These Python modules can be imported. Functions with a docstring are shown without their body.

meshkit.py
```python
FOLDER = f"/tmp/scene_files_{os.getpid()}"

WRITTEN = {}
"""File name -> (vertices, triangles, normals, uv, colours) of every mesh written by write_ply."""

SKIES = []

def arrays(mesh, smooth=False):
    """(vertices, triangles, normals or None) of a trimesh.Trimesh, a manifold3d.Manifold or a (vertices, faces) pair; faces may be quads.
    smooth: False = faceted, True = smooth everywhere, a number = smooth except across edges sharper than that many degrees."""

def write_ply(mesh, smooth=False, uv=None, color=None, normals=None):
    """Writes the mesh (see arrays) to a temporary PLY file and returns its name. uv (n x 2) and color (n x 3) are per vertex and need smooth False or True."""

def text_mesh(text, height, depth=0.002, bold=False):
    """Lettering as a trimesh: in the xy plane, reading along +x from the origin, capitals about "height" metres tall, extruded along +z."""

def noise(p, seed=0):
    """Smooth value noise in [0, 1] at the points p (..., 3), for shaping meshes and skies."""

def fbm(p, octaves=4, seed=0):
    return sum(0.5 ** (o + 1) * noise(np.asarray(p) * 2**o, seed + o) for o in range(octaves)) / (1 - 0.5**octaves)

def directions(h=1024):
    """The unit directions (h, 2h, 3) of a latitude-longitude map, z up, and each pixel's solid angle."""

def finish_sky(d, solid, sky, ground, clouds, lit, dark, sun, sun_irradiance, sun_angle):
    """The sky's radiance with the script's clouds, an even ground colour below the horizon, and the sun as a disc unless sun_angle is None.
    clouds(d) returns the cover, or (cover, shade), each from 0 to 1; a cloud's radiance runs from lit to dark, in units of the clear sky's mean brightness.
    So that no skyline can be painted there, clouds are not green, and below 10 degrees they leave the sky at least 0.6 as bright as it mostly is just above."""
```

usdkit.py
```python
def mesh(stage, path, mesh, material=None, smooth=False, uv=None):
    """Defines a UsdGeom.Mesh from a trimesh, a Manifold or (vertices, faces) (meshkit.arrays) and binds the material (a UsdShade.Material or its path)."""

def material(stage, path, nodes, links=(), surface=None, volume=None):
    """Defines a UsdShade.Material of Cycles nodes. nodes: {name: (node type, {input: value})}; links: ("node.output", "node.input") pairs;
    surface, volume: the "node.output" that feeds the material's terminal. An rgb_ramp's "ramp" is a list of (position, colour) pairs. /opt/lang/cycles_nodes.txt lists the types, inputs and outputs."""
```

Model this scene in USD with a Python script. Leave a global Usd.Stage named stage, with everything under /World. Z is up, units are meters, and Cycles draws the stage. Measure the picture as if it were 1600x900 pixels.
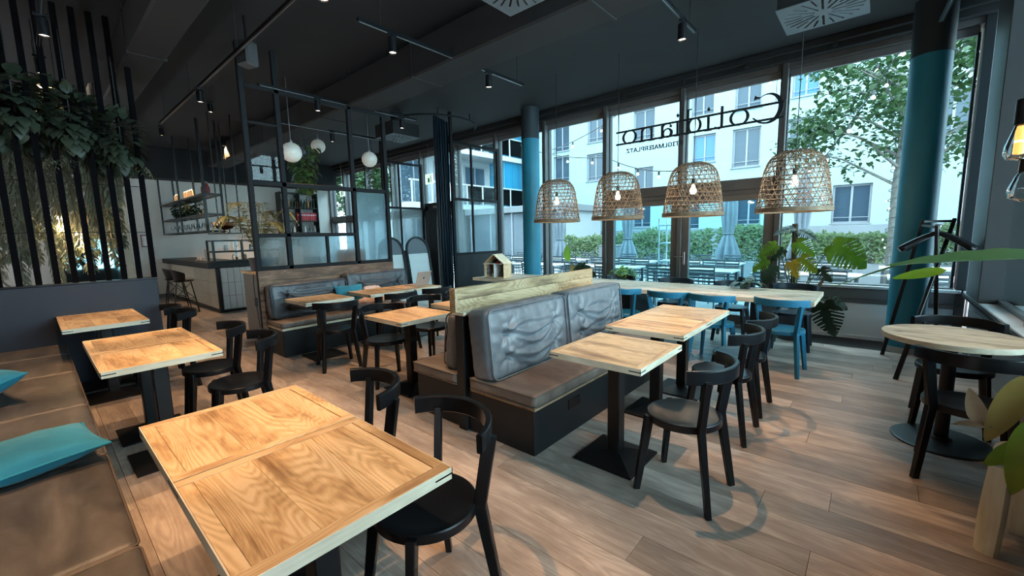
import math, random
import numpy as np, trimesh, usdkit, meshkit
from shapely.geometry import Polygon, LineString, Point
from shapely.ops import unary_union
from shapely import affinity
from pxr import Usd, UsdGeom, UsdLux, UsdShade, Gf, Sdf

PI = math.pi
stage = Usd.Stage.CreateInMemory()
UsdGeom.SetStageUpAxis(stage, UsdGeom.Tokens.z)
UsdGeom.SetStageMetersPerUnit(stage, 1.0)
world = UsdGeom.Xform.Define(stage, '/World')
stage.SetDefaultPrim(world.GetPrim())
UsdGeom.Scope.Define(stage, '/World/Looks')

# ------------------------------------------------------------------ camera, sky, exposure
EXPOSURE = 0.0
SKY = 3.7            # daylight
SKY_COLOR = (0.90, 0.93, 0.98)
SPOT = 68.0            # track spots
F_PX = 652.32
R = np.array([[0.7546238, 0.6557836, -0.0221530], [-0.0666674, 0.1102151, 0.9916693], [-0.6527621, 0.7468604, -0.1268903]])
CAM_Z = 1.5
cam = UsdGeom.Camera.Define(stage, '/World/camera')
cam.CreateHorizontalApertureAttr(36.0)
cam.CreateVerticalApertureAttr(20.25)
cam.CreateFocalLengthAttr(36.0 * F_PX / 1600)
cam.CreateClippingRangeAttr(Gf.Vec2f(0.02, 400))
cam.CreateExposureAttr(EXPOSURE)
_m = np.eye(4); _m[0, :3] = R[0]; _m[1, :3] = R[1]; _m[2, :3] = -R[2]; _m[3, :3] = (0, 0, CAM_Z)
cam.AddTransformOp().Set(Gf.Matrix4d(*_m.ravel().tolist()))
dome = UsdLux.DomeLight.Define(stage, '/World/sky')
dome.CreateIntensityAttr(SKY)
dome.CreateColorAttr(Gf.Vec3f(*SKY_COLOR))
FULL = True

# ------------------------------------------------------------------ materials
LOOKS = {}
def mat(name, nodes, links=(), surface='p.BSDF', volume=None):
    LOOKS[name] = usdkit.material(stage, '/World/Looks/' + name, nodes, links, surface=surface, volume=volume)
    return LOOKS[name]
def plain(name, col, rough=0.5, metal=0.0, spec=0.5, emis=None, es=0.0, bump=None, var=0.0, vscale=6.0, coat=0.0, sheen=0.0):
    p = {"base_color": col, "roughness": rough, "metallic": metal, "specular_ior_level": spec, "coat_weight": coat, "sheen_weight": sheen}
    if emis: p["emission_color"] = emis; p["emission_strength"] = es
    n, l = {"p": ("principled_bsdf", p)}, []
    if var or bump:
        n["tc"] = ("texture_coordinate", {})
        n["nz"] = ("noise_texture", {"scale": vscale, "detail": 4.0, "roughness": 0.6})
        l.append(("tc.object", "nz.vector"))
    if var:
        a = tuple(min(1, c * (1 - var)) for c in col); b = tuple(min(1, c * (1 + var)) for c in col)
        n["r"] = ("rgb_ramp", {"ramp": [(0.25, a), (0.75, b)]})
        l += [("nz.fac", "r.fac"), ("r.color", "p.base_color")]
    if bump:
        n["nb"] = ("noise_texture", {"scale": bump[0], "detail": 3.0})
        n["b"] = ("bump", {"strength": bump[1], "distance": bump[2]})
        l += [("tc.object", "nb.vector"), ("nb.fac", "b.height"), ("b.normal", "p.normal")]
    return mat(name, n, l)
def wood(name, dark, mid, light, along='x', rings=1.0, rough=0.45, knots=True, rnd=0.25, ring_k=70.0, fine=1.0):
    """Sawn board: contour rings of a stretched noise, fine fibre streaks, worn blotches, a few knots. Varies by object."""
    def sc(l, c): return {'x': (l, c, c), 'y': (c, l, c), 'z': (c, c, l)}[along]
    n = {"tc": ("texture_coordinate", {}), "oi": ("object_info", {}),
         "off": ("vector_math", {"math_type": "scale", "scale": 1.0}), "cx": ("combine_xyz", {"z": 3.0}), "mo": ("math", {"math_type": "multiply", "value2": 37.0}), "mo2": ("math", {"math_type": "multiply", "value2": 91.0}),
         "add": ("vector_math", {"math_type": "add"}),
         "m1": ("mapping", {"scale": sc(.55, 3.2)}), "rn": ("noise_texture", {"scale": 1.25, "detail": 2.0, "roughness": .45, "distortion": .15}),
         "rk": ("math", {"math_type": "multiply", "value2": ring_k}), "rs": ("math", {"math_type": "sine"}), "ra": ("math", {"math_type": "multiply_add", "value2": .5, "value3": .5}),
         "m2": ("mapping", {"scale": sc(3.0, 95)}), "fn": ("noise_texture", {"scale": 1.0, "detail": 4.0, "roughness": .6}),
         "m3": ("mapping", {"scale": sc(1.5, 5.5)}), "bl": ("noise_texture", {"scale": 1.3, "detail": 5.0, "roughness": .62, "distortion": .4}),
         "w1": ("math", {"math_type": "multiply", "value2": .26 * rings}), "w2": ("math", {"math_type": "multiply_add", "value2": .42 * fine}), "w3": ("math", {"math_type": "multiply_add", "value2": .95}),
         "rm": ("math", {"math_type": "multiply"}), "rb": ("map_range", {"from_min": .38, "from_max": .62, "clamp": True}),
         "rp": ("rgb_ramp", {"ramp": [(0.42, dark), (0.72, mid), (1.0, light)]}),
         "rv": ("math", {"math_type": "multiply_add", "value2": rnd, "value3": 1 - rnd / 2}), "hs": ("hsv", {}),
         "b": ("bump", {"strength": .25, "distance": .0015}), "p": ("principled_bsdf", {"roughness": rough, "specular_ior_level": .4})}
    l = [("oi.random", "mo.value1"), ("oi.random", "mo2.value1"), ("mo.value", "cx.x"), ("mo2.value", "cx.y"), ("cx.vector", "off.vector1"), ("tc.object", "add.vector1"), ("off.vector", "add.vector2"),
         ("add.vector", "m1.vector"), ("m1.vector", "rn.vector"), ("rn.fac", "rk.value1"), ("rk.value", "rs.value1"), ("rs.value", "ra.value1"),
         ("add.vector", "m2.vector"), ("m2.vector", "fn.vector"), ("add.vector", "m3.vector"), ("m3.vector", "bl.vector"),
         ("bl.fac", "rb.value"), ("ra.value", "rm.value1"), ("rb.result", "rm.value2"), ("rm.value", "w1.value1"), ("fn.fac", "w2.value1"), ("w1.value", "w2.value3"), ("bl.fac", "w3.value1"), ("w2.value", "w3.value3"),
         ("w3.value", "rp.fac"), ("rp.color", "hs.color"), ("oi.random", "rv.value1"), ("rv.value", "hs.value"), ("w2.value", "b.height"), ("b.normal", "p.normal")]
    if knots:
        n["mk"] = ("mapping", {"scale": sc(2.4, 4.2)}); n["vk"] = ("voronoi_texture", {"scale": 1.0, "feature": "f1", "randomness": 1.0})
        n["kr"] = ("rgb_ramp", {"ramp": [(0.0, (1, 1, 1)), (0.045, (.95, .95, .95)), (0.075, (.25, .25, .25)), (.12, (0, 0, 0))]})
        n["mx"] = ("mix_color", {"blend_type": "mix", "b": tuple(c * .45 for c in dark)})
        l += [("add.vector", "mk.vector"), ("mk.vector", "vk.vector"), ("vk.distance", "kr.fac"), ("kr.color", "mx.fac"), ("hs.color", "mx.a"), ("mx.result", "p.base_color")]
    else: l.append(("hs.color", "p.base_color"))
    return mat(name, n, l)

# floor planks: greyish brown oak
wood('floor_oak', (.195, .153, .128), (.335, .275, .235), (.47, .40, .345), 'x', rough=0.34, rnd=0.55, knots=False, rings=.7, ring_k=150)
wood('table_x', (.20, .095, .04), (.58, .375, .185), (.75, .53, .30), 'x', rough=0.40, rnd=0.22, rings=1.6, ring_k=300)
wood('table_y', (.27, .14, .06), (.61, .395, .20), (.75, .53, .31), 'y', rough=0.40, rnd=0.25, rings=1.3, ring_k=380)
wood('edge_wood', (.50, .42, .30), (.66, .58, .44), (.76, .69, .55), 'x', rough=0.5, rnd=0.12, knots=False)
wood('edge_wood_y', (.50, .42, .30), (.66, .58, .44), (.76, .69, .55), 'y', rough=0.5, rnd=0.12, knots=False)
wood('pale_board', (.075, .04, .02), (.27, .185, .095), (.37, .265, .155), 'y', rough=0.6, rnd=0.10, rings=2.2, ring_k=230)
wood('old_board', (.05, .023, .013), (.155, .075, .042), (.25, .135, .08), 'y', rough=0.55, rnd=0.4, rings=1.5, ring_k=200)
wood('weathered_x', (.17, .115, .075), (.44, .325, .215), (.58, .46, .33), 'x', rough=0.5, rnd=0.25, rings=1.8, ring_k=240)
wood('raw_pole', (.50, .40, .24), (.66, .56, .38), (.76, .68, .50), 'z', rough=0.6, rnd=0.1, knots=False)
wood('toy_wood', (.45, .29, .16), (.64, .45, .27), (.74, .55, .36), 'x', rough=0.5, rnd=0.1, knots=False)
plain('black_paint', (.0055, .0062, .008), .30, spec=.32)
plain('slat_black', (.0035, .0035, .0045), .9, spec=.04)
plain('black_metal', (.006, .0065, .008), .42, spec=.35)
plain('black_panel', (.010, .011, .013), .5, spec=.35, var=.15)
plain('frame_metal', (.008, .009, .0115), .6, spec=.18)
plain('window_metal', (.105, .10, .10), .42, metal=0.35, var=.1)
plain('window_dark', (.012, .016, .02), .5)
plain('navy_wall', (.017, .022, .037), .62, var=.12, vscale=3)
plain('ceiling_paint', (.0058, .0068, .0088), .8, var=.25, vscale=1.6, bump=(3, .15, .02))
plain('duct_paint', (.0075, .008, .0095), .75, var=.2, vscale=2)
plain('vent_metal', (.075, .09, .10), .5)
plain('vent_slot', (.004, .004, .005), .8)
plain('wall_white', (.62, .60, .56), .7, var=.05, vscale=2)
plain('wall_beige', (.40, .33, .25), .8, var=.1)
plain('panel_white', (.84, .84, .84), .5)
plain('pier_grey', (.055, .06, .065), .5)
plain('panel_grey', (.14, .14, .145), .55, var=.08)
plain('sill_white', (.62, .63, .64), .35)
plain('teal_paint', (.012, .19, .29), .5, var=.08, vscale=3)
plain('column_dark', (.014, .024, .032), .6)
plain('column_foot', (.40, .40, .39), .5)
plain('blue_paint', (.012, .145, .26), .35, var=.06)
plain('navy_chair', (.010, .022, .035), .35)
plain('teal_velvet', (.008, .19, .285), .8, var=.2, vscale=5, sheen=.15, bump=(260, .25, .002))
plain('teal_piping', (.012, .22, .32), .8)
def leather(name, a, b, c, rough=.48):
    return mat(name, {"tc": ("texture_coordinate", {}), "nz": ("noise_texture", {"scale": 2.3, "detail": 6.0, "roughness": .62, "distortion": .5}),
        "mp": ("mapping", {"scale": (1, 3.5, 1)}), "rp": ("rgb_ramp", {"ramp": [(.28, a), (.5, b), (.74, c)]}),
        "fn": ("noise_texture", {"scale": 34.0, "detail": 5.0, "roughness": .7}), "vo": ("voronoi_texture", {"scale": 220.0}),
        "ad": ("math", {"math_type": "multiply_add", "value2": .35}), "b": ("bump", {"strength": .3, "distance": .004}),
        "p": ("principled_bsdf", {"roughness": rough, "specular_ior_level": .5})},
        [("tc.object", "mp.vector"), ("mp.vector", "nz.vector"), ("nz.fac", "rp.fac"), ("rp.color", "p.base_color"), ("tc.object", "fn.vector"), ("tc.object", "vo.vector"),
         ("vo.distance", "ad.value1"), ("fn.fac", "ad.value3"), ("ad.value", "b.height"), ("b.normal", "p.normal")])
leather('leather_sofa', (.040, .037, .036), (.076, .070, .066), (.13, .118, .109))
leather('leather_grey', (.078, .088, .102), (.105, .117, .133), (.145, .16, .178), .38)
leather('leather_dark', (.045, .05, .06), (.065, .072, .085), (.095, .103, .118), .38)
leather('leather_seat', (.085, .068, .058), (.15, .12, .10), (.22, .18, .155))
plain('piping_leather', (.11, .085, .07), .5)
plain('rattan', (.24, .165, .105), .55, var=.35, vscale=14)
plain('rattan_dark', (.12, .078, .05), .6, var=.35, vscale=14)
plain('cable_black', (.01, .01, .01), .5)
plain('steel', (.45, .45, .45), .3, metal=1)
plain('copper', (.42, .27, .18), .22, metal=1)
plain('globe_opal', (.75, .72, .66), .35, emis=(1, .88, .72), es=.06)
plain('lens_warm', (1, .9, .7), .5, emis=(1, .74, .48), es=9.0)
plain('bulb_warm', (1, .9, .7), .4, emis=(1, .72, .42), es=14.0)
plain('filament', (1, .6, .2), .4, emis=(1, .42, .09), es=1.6)
plain('bulb_out', (1, .92, .8), .4, emis=(1, .90, .72), es=1.5)
plain('candle', (.8, .55, .3), .5, emis=(1, .5, .2), es=.35)
plain('ceramic_white', (.75, .73, .70), .3)
plain('grass_white', (.55, .57, .55), .6)
plain('red_pack', (.55, .04, .05), .5)
plain('red_frame', (.20, .02, .02), .5)
plain('amber', (.45, .2, .06), .25)
plain('bottle_dark', (.03, .05, .03), .15)
plain('exit_white', (.8, .85, .82), .5, emis=(.75, 1, .9), es=.9)
plain('exit_green', (.02, .35, .16), .5)
plain('laptop', (.62, .45, .38), .35, metal=.6)
plain('laptop_mark', (.06, .05, .05), .3, metal=.5)
plain('cloth_pink', (.62, .47, .42), .85, var=.15, vscale=9)
plain('mirror', (.22, .36, .38), .05, metal=1)
plain('board_white', (.72, .76, .76), .4)
plain('board_dark', (.11, .12, .14), .35)
plain('moss', (.10, .075, .05), .9, var=.4, vscale=20)
plain('stem', (.07, .11, .04), .6)
plain('stem_brown', (.13, .09, .055), .7)
plain('pot', (.30, .22, .17), .8, var=.2)
plain('pot_dark', (.03, .035, .05), .5)
plain('soil', (.03, .02, .015), .95)
plain('facade_white', (.20, .275, .30), .85, var=.03, vscale=.3)  # white render with the cyan daylight shade put into its colour
plain('facade_plinth', (.13, .135, .145), .8, var=.1, vscale=.5)
plain('facade_left', (.24, .26, .27), .8)
plain('balcony_white', (.36, .37, .37), .6)
plain('win_frame', (.17, .175, .195), .5)
plain('win_reveal', (.13, .135, .145), .6)
plain('win_glass', (.028, .045, .065), .12, spec=.35)
plain('win_blue', (.02, .10, .23), .12, spec=.4)
plain('win_curtain', (.20, .23, .21), .8, var=.3, vscale=5)
plain('blue_clad', (.015, .16, .27), .3)
plain('paving', (.26, .265, .27), .8, var=.1, vscale=1)
plain('outdoor_metal', (.05, .06, .07), .5)
plain('outdoor_top', (.34, .35, .35), .5)
plain('parasol', (.13, .15, .175), .85, var=.1)
plain('planter', (.16, .17, .18), .7)
plain('bark', (.11, .10, .088), .9, var=.35, vscale=12, bump=(16, .6, .02))
plain('shelf_steel', (.5, .55, .58), .4)
def leafm(name, a, b, trans=.35, rough=.45, scale=3.0):
    return mat(name, {"oi": ("geometry", {}), "tc": ("texture_coordinate", {}), "nz": ("noise_texture", {"scale": scale, "detail": 3.0}),
        "ad": ("math", {"math_type": "multiply_add", "value2": .5}), "m": ("math", {"math_type": "multiply", "value2": .62}),
        "rp": ("rgb_ramp", {"ramp": [(.2, a), (.8, b)]}),
        "p": ("principled_bsdf", {"roughness": rough, "specular_ior_level": .4}), "t": ("translucent_bsdf", {}), "mx": ("mix_closure", {"fac": trans})},
        [("tc.object", "nz.vector"), ("oi.random_per_island", "ad.value1"), ("nz.fac", "ad.value3"), ("ad.value", "m.value1"), ("m.value", "rp.fac"), ("rp.color", "p.base_color"), ("rp.color", "t.color"), ("p.BSDF", "mx.closure1"), ("t.BSDF", "mx.closure2")], surface="mx.closure")
leafm('leaf_monstera', (.15, .30, .03), (.36, .50, .09), .5, scale=9.0)
leafm('leaf_dark', (.012, .035, .02), (.035, .075, .04), .15)
leafm('leaf_ivy', (.05, .10, .03), (.17, .24, .08), .3)
leafm('leaf_yellow', (.26, .19, .05), (.46, .35, .09), .3)
leafm('leaf_gold', (.42, .32, .03), (.60, .44, .06), .35)
leafm('leaf_yellowgreen', (.10, .26, .02), (.62, .46, .03), .35, scale=2.2)
leafm('leaf_dry', (.30, .21, .13), (.46, .34, .22), .2)
leafm('leaf_banana', (.07, .16, .06), (.16, .28, .11), .3)
leafm('leaf_tree', (.018, .045, .014), (.065, .11, .032), .35)
leafm('leaf_hedge', (.06, .10, .035), (.17, .23, .10), .35)
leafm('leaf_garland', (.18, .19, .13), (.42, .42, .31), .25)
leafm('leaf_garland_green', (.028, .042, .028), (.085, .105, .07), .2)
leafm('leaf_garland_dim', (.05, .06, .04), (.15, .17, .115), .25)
leafm('leaf_fern', (.14, .16, .06), (.40, .38, .20), .3)
mat('pane', {"tr": ("transparent_bsdf", {"color": (.60, .92, 1.0)}), "gl": ("glossy_bsdf", {"roughness": .01, "color": (.9, 1, 1)}), "fr": ("fresnel", {"IOR": 1.45}),
             "m": ("mix_closure", {})}, [("fr.fac", "m.fac"), ("tr.BSDF", "m.closure1"), ("gl.BSDF", "m.closure2")], surface="m.closure")
mat('clear_glass', {"tr": ("transparent_bsdf", {"color": (.96, .98, .98)}), "gl": ("glossy_bsdf", {"roughness": .02}), "fr": ("fresnel", {"IOR": 1.45}),
             "m": ("mix_closure", {})}, [("fr.fac", "m.fac"), ("tr.BSDF", "m.closure1"), ("gl.BSDF", "m.closure2")], surface="m.closure")
mat('reeded_glass', {"tc": ("texture_coordinate", {}), "wv": ("wave_texture", {"bands_direction": "y", "scale": 12.0}), "b": ("bump", {"strength": .6, "distance": .004}),
             "g": ("principled_bsdf", {"base_color": (.55, .66, .70), "roughness": .30, "transmission_weight": .95, "ior": 1.18, "thin_wall": 1}), "tr": ("transparent_bsdf", {"color": (.86, .96, 1)}), "m": ("mix_closure", {"fac": .42})},
             [("tc.object", "wv.vector"), ("wv.fac", "b.height"), ("b.normal", "g.normal"), ("g.BSDF", "m.closure1"), ("tr.BSDF", "m.closure2")], surface="m.closure")
mat('frosted_glass', {"t": ("translucent_bsdf", {"color": (.70, .92, .98)}), "tr": ("transparent_bsdf", {"color": (.80, .97, 1)}), "m": ("mix_closure", {"fac": .65}),
             "gl": ("glossy_bsdf", {"roughness": .15}), "m2": ("mix_closure", {"fac": .06})},
             [("t.BSDF", "m.closure1"), ("tr.BSDF", "m.closure2"), ("m.closure", "m2.closure1"), ("gl.BSDF", "m2.closure2")], surface="m2.closure")
# ------------------------------------------------------------------ helpers
TAKEN = {}
def numbered(parent, name):
    k = (parent, name); n = TAKEN.get(k, 0); TAKEN[k] = n + 1
    return name if n == 0 else f'{name}_{n:03d}'
class MB:
    """collects shapes that become one mesh"""
    def __init__(s): s.v, s.f, s.n = [], [], 0
    def add(s, v, f):
        v = np.asarray(v, float); f = np.asarray(f, int)
        if f.shape[1] == 4: f = np.vstack([f[:, [0, 1, 2]], f[:, [0, 2, 3]]])
        s.v.append(v); s.f.append(f + s.n); s.n += len(v); return s
    def tm(s, m): return s.add(m.vertices, m.faces)
    def box(s, x0, x1, y0, y1, z0, z1, b=0.0, rz=0.0, at=None):
        v, f = bevel_box(x1 - x0, y1 - y0, z1 - z0, b)
        c = np.array([(x0 + x1) / 2, (y0 + y1) / 2, (z0 + z1) / 2])
        if rz:
            q = np.array([[math.cos(rz), -math.sin(rz), 0], [math.sin(rz), math.cos(rz), 0], [0, 0, 1]]); v = v @ q.T
        v = v + c
        return s.add(v, f)
    def sheet(s, x0, x1, y0, y1, z0, z1):
        """a thin upright sheet of glass in the middle of the given slab"""
        if x1 - x0 > y1 - y0: y = (y0 + y1) / 2; v = [(x0, y, z0), (x1, y, z0), (x1, y, z1), (x0, y, z1)]
        else: x = (x0 + x1) / 2; v = [(x, y0, z0), (x, y1, z0), (x, y1, z1), (x, y0, z1)]
        return s.add(v, [(0, 1, 2, 3)])
    def bar(s, a, b, w, h=None, up=(0, 0, 1), bev=0.0, w2=None, h2=None):
        """box bar from a to b; w across, h in the up-ish direction; may taper to w2, h2"""
        a, b = np.array(a, float), np.array(b, float); h = h or w; w2 = w2 or w; h2 = h2 or h
        d = b - a; L = np.linalg.norm(d); d /= L; u = np.array(up, float)
        if abs(u @ d) > .98: u = np.array([1.0, 0, 0])
        r = np.cross(d, u); r /= np.linalg.norm(r); u = np.cross(r, d)
        c = bev
        prof = [(-1, -1), (1, -1), (1, 1), (-1, 1)]
        if c:
            prof = [(-1 + c, -1), (1 - c, -1), (1, -1 + c), (1, 1 - c), (1 - c, 1), (-1 + c, 1), (-1, 1 - c), (-1, -1 + c)]
        P = np.array(prof); k = len(P)
        va = a + P[:, :1] * r * w / 2 + P[:, 1:] * u * h / 2
        vb = b + P[:, :1] * r * w2 / 2 + P[:, 1:] * u * h2 / 2
        f = [(i, (i + 1) % k, k + (i + 1) % k) for i in range(k)] + [(i, k + (i + 1) % k, k + i) for i in range(k)]
        f += [(0, i + 1, i) for i in range(1, k - 1)] + [(k, k + i, k + i + 1) for i in range(1, k - 1)]
        return s.add(np.vstack([va, vb]), f)
    def tube(s, pts, r, k=8, cap=True):
        p = np.array(pts, float); n = len(p); r = np.broadcast_to(np.asarray(r, float), (n,))
        t = np.gradient(p, axis=0); t /= np.maximum(np.linalg.norm(t, axis=1, keepdims=True), 1e-9)
        u = np.cross(t[0], (0, 0, 1.0)); 
        if np.linalg.norm(u) < .1: u = np.cross(t[0], (1.0, 0, 0))
        u /= np.linalg.norm(u); V = []
        ang = np.arange(k) * 2 * PI / k
        for i in range(n):
            u = u - t[i] * (u @ t[i]); u /= np.linalg.norm(u); w = np.cross(t[i], u)
            V.append(p[i] + r[i] * (np.cos(ang)[:, None] * u + np.sin(ang)[:, None] * w))
        V = np.vstack(V); f = []
        for i in range(n - 1):
            for j in range(k):
                a, b, c, d = i * k + j, i * k + (j + 1) % k, (i + 1) * k + (j + 1) % k, (i + 1) * k + j
                f += [(a, b, c), (a, c, d)]
        if cap:
            f += [(0, j + 1, j) for j in range(1, k - 1)]
            o = (n - 1) * k; f += [(o, o + j, o + j + 1) for j in range(1, k - 1)]
        return s.add(V, f)
    def lathe(s, prof, at=(0, 0, 0), k=24, ax='z'):
        prof = np.array(prof, float); ang = np.arange(k) * 2 * PI / k
        V = np.concatenate([np.stack([r * np.cos(ang), r * np.sin(ang), np.full(k, z)], 1) for r, z in prof]); f = []
        for i in range(len(prof) - 1):
            for j in range(k):
                a, b, c, d = i * k + j, i * k + (j + 1) % k, (i + 1) * k + (j + 1) % k, (i + 1) * k + j
                f += [(a, b, c), (a, c, d)]
        if ax == 'y': V = V[:, [0, 2, 1]] * [1, -1, 1]
        if ax == 'x': V = V[:, [2, 1, 0]] * [-1, 1, 1]
        return s.add(V + np.array(at, float), f)
    def prism(s, poly, depth, M=None):
        """shapely polygon extruded by depth along z, then moved by 4x4 M"""
        for g in getattr(poly, 'geoms', [poly]):
            if g.is_empty or g.area < 1e-9: continue
            m = trimesh.creation.extrude_polygon(g, depth, engine='earcut')
            if M is not None: m.apply_transform(M)
            s.tm(m)
        return s
    def grid(s, P, closed_u=False):
        """P: (n, m, 3) points as a sheet"""
        n, m = P.shape[:2]; f = []
        for i in range(n - 1 + closed_u):
            for j in range(m - 1):
                a, b, c, d = i * m + j, ((i + 1) % n) * m + j, ((i + 1) % n) * m + j + 1, i * m + j + 1
                f += [(a, b, c), (a, c, d)]
        return s.add(P.reshape(-1, 3), f)
    def mesh(s): return np.vstack(s.v), np.vstack(s.f)
    def moved(s, M):
        o = MB(); v, f = s.mesh(); M = np.asarray(M); o.add(v @ M[:3, :3].T + M[:3, 3], f); return o
    def build(s, name, m, parent=None, smooth=False, **kw):
        return obj(name, s.mesh(), m, parent, smooth, **kw)
_BB = {}
def bevel_box(lx, ly, lz, b):
    h = np.array([lx, ly, lz]) / 2; b = min(b, h.min() * .9)
    if b <= 0:
        v = np.array([(x, y, z) for x in (-1, 1) for y in (-1, 1) for z in (-1, 1)]) * h
        return v, np.array([(0, 1, 3), (0, 3, 2), (4, 6, 7), (4, 7, 5), (0, 4, 5), (0, 5, 1), (2, 3, 7), (2, 7, 6), (0, 2, 6), (0, 6, 4), (1, 5, 7), (1, 7, 3)])
    S, W = [], []
    for x in (-1, 1):
        for y in (-1, 1):
            for z in (-1, 1):
                for k in range(3):
                    w = np.array([1, 1, 1]); w[k] = 0
                    S.append((x, y, z)); W.append(w)
    S, W = np.array(S), np.array(W)
    if 'f' not in _BB:
        hull = trimesh.convex.convex_hull(S * (1 - .2 * W))
        idx = [int(np.argmin(np.abs(S * (1 - .2 * W) - p).sum(1))) for p in hull.vertices]
        _BB['f'] = np.array(idx)[hull.faces]
    return S * (h - b * W), _BB['f']
def T(x=0, y=0, z=0, rx=0, ry=0, rz=0, s=1.0):
    m = trimesh.transformations.euler_matrix(rx, ry, rz, 'sxyz'); m[:3, :3] *= s; m[:3, 3] = (x, y, z); return m
def path_of(parent): return '/World' if parent is None else str(parent.GetPath())
def obj(name, mesh, m, parent=None, smooth=False, label=None, cat=None, group=None, kind=None, uv=None):
    p = path_of(parent); q = p + '/' + numbered(p, name)
    g = usdkit.mesh(stage, q, mesh, LOOKS[m], smooth=smooth).GetPrim()
    return tag(g, label, cat, group, kind)
def tag(g, label=None, cat=None, group=None, kind=None):
    for k, v in (('label', label), ('category', cat), ('group', group), ('kind', kind)):
        if v: g.SetCustomDataByKey(k, v)
    return g
def thing(name, label, cat, loc=(0, 0, 0), rz=0.0, group=None, kind=None):
    x = UsdGeom.Xform.Define(stage, '/World/' + numbered('/World', name))
    x.AddTranslateOp().Set(Gf.Vec3d(*map(float, loc))); x.AddRotateZOp().Set(math.degrees(rz))
    return tag(x.GetPrim(), label, cat, group, kind)
def struct(name): return tag(UsdGeom.Xform.Define(stage, '/World/' + numbered('/World', name)).GetPrim(), kind='structure')
def dup(root, label, loc, rz=0.0, group=None, scale=None):
    w = root.GetCustomData(); base = root.GetName()
    if base[-4:-3] == '_' and base[-3:].isdigit(): base = base[:-4]
    x = UsdGeom.Xform.Define(stage, '/World/' + numbered('/World', base))
    r = x.GetPrim(); r.GetReferences().AddInternalReference(root.GetPath()); r.SetInstanceable(True)
    ops = {o.GetOpName(): o for o in x.GetOrderedXformOps()}
    ops['xformOp:translate'].Set(Gf.Vec3d(*map(float, loc))); ops['xformOp:rotateZ'].Set(math.degrees(rz))
    if scale: x.AddScaleOp().Set(Gf.Vec3f(*scale))
    return tag(r, label, w['category'], group or w.get('group'))
def move(root, loc, rz):
    for o in UsdGeom.Xformable(root).GetOrderedXformOps():
        if o.GetOpName() == 'xformOp:translate': o.Set(Gf.Vec3d(*map(float, loc)))
        if o.GetOpName() == 'xformOp:rotateZ': o.Set(math.degrees(rz))
def lamp(parent, z, power, cone, color=(1, .58, .29), r=.03, soft=.35, tilt=(0, 0), xy=(0, 0)):
    """the light of a track spot, pointing down"""
    q = str(parent.GetPath()) + '/light'
    l = UsdLux.SphereLight.Define(stage, q); l.CreateRadiusAttr(r); l.CreateIntensityAttr(power); l.CreateColorAttr(Gf.Vec3f(*color))
    l.CreateNormalizeAttr(True)
    s = UsdLux.ShapingAPI.Apply(l.GetPrim()); s.CreateShapingConeAngleAttr(cone); s.CreateShapingConeSoftnessAttr(soft)
    x = UsdGeom.Xformable(l); x.AddTranslateOp().Set(Gf.Vec3d(xy[0], xy[1], z)); x.AddRotateXYZOp().Set(Gf.Vec3f(tilt[0], tilt[1], 0))
def point_lamp(parent, z, power, color=(1, .62, .34), r=.03, xy=(0, 0)):
    l = UsdLux.SphereLight.Define(stage, str(parent.GetPath()) + '/light'); l.CreateRadiusAttr(r); l.CreateIntensityAttr(power); l.CreateColorAttr(Gf.Vec3f(*color)); l.CreateNormalizeAttr(True)
    UsdGeom.Xformable(l).AddTranslateOp().Set(Gf.Vec3d(xy[0], xy[1], z))
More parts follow.
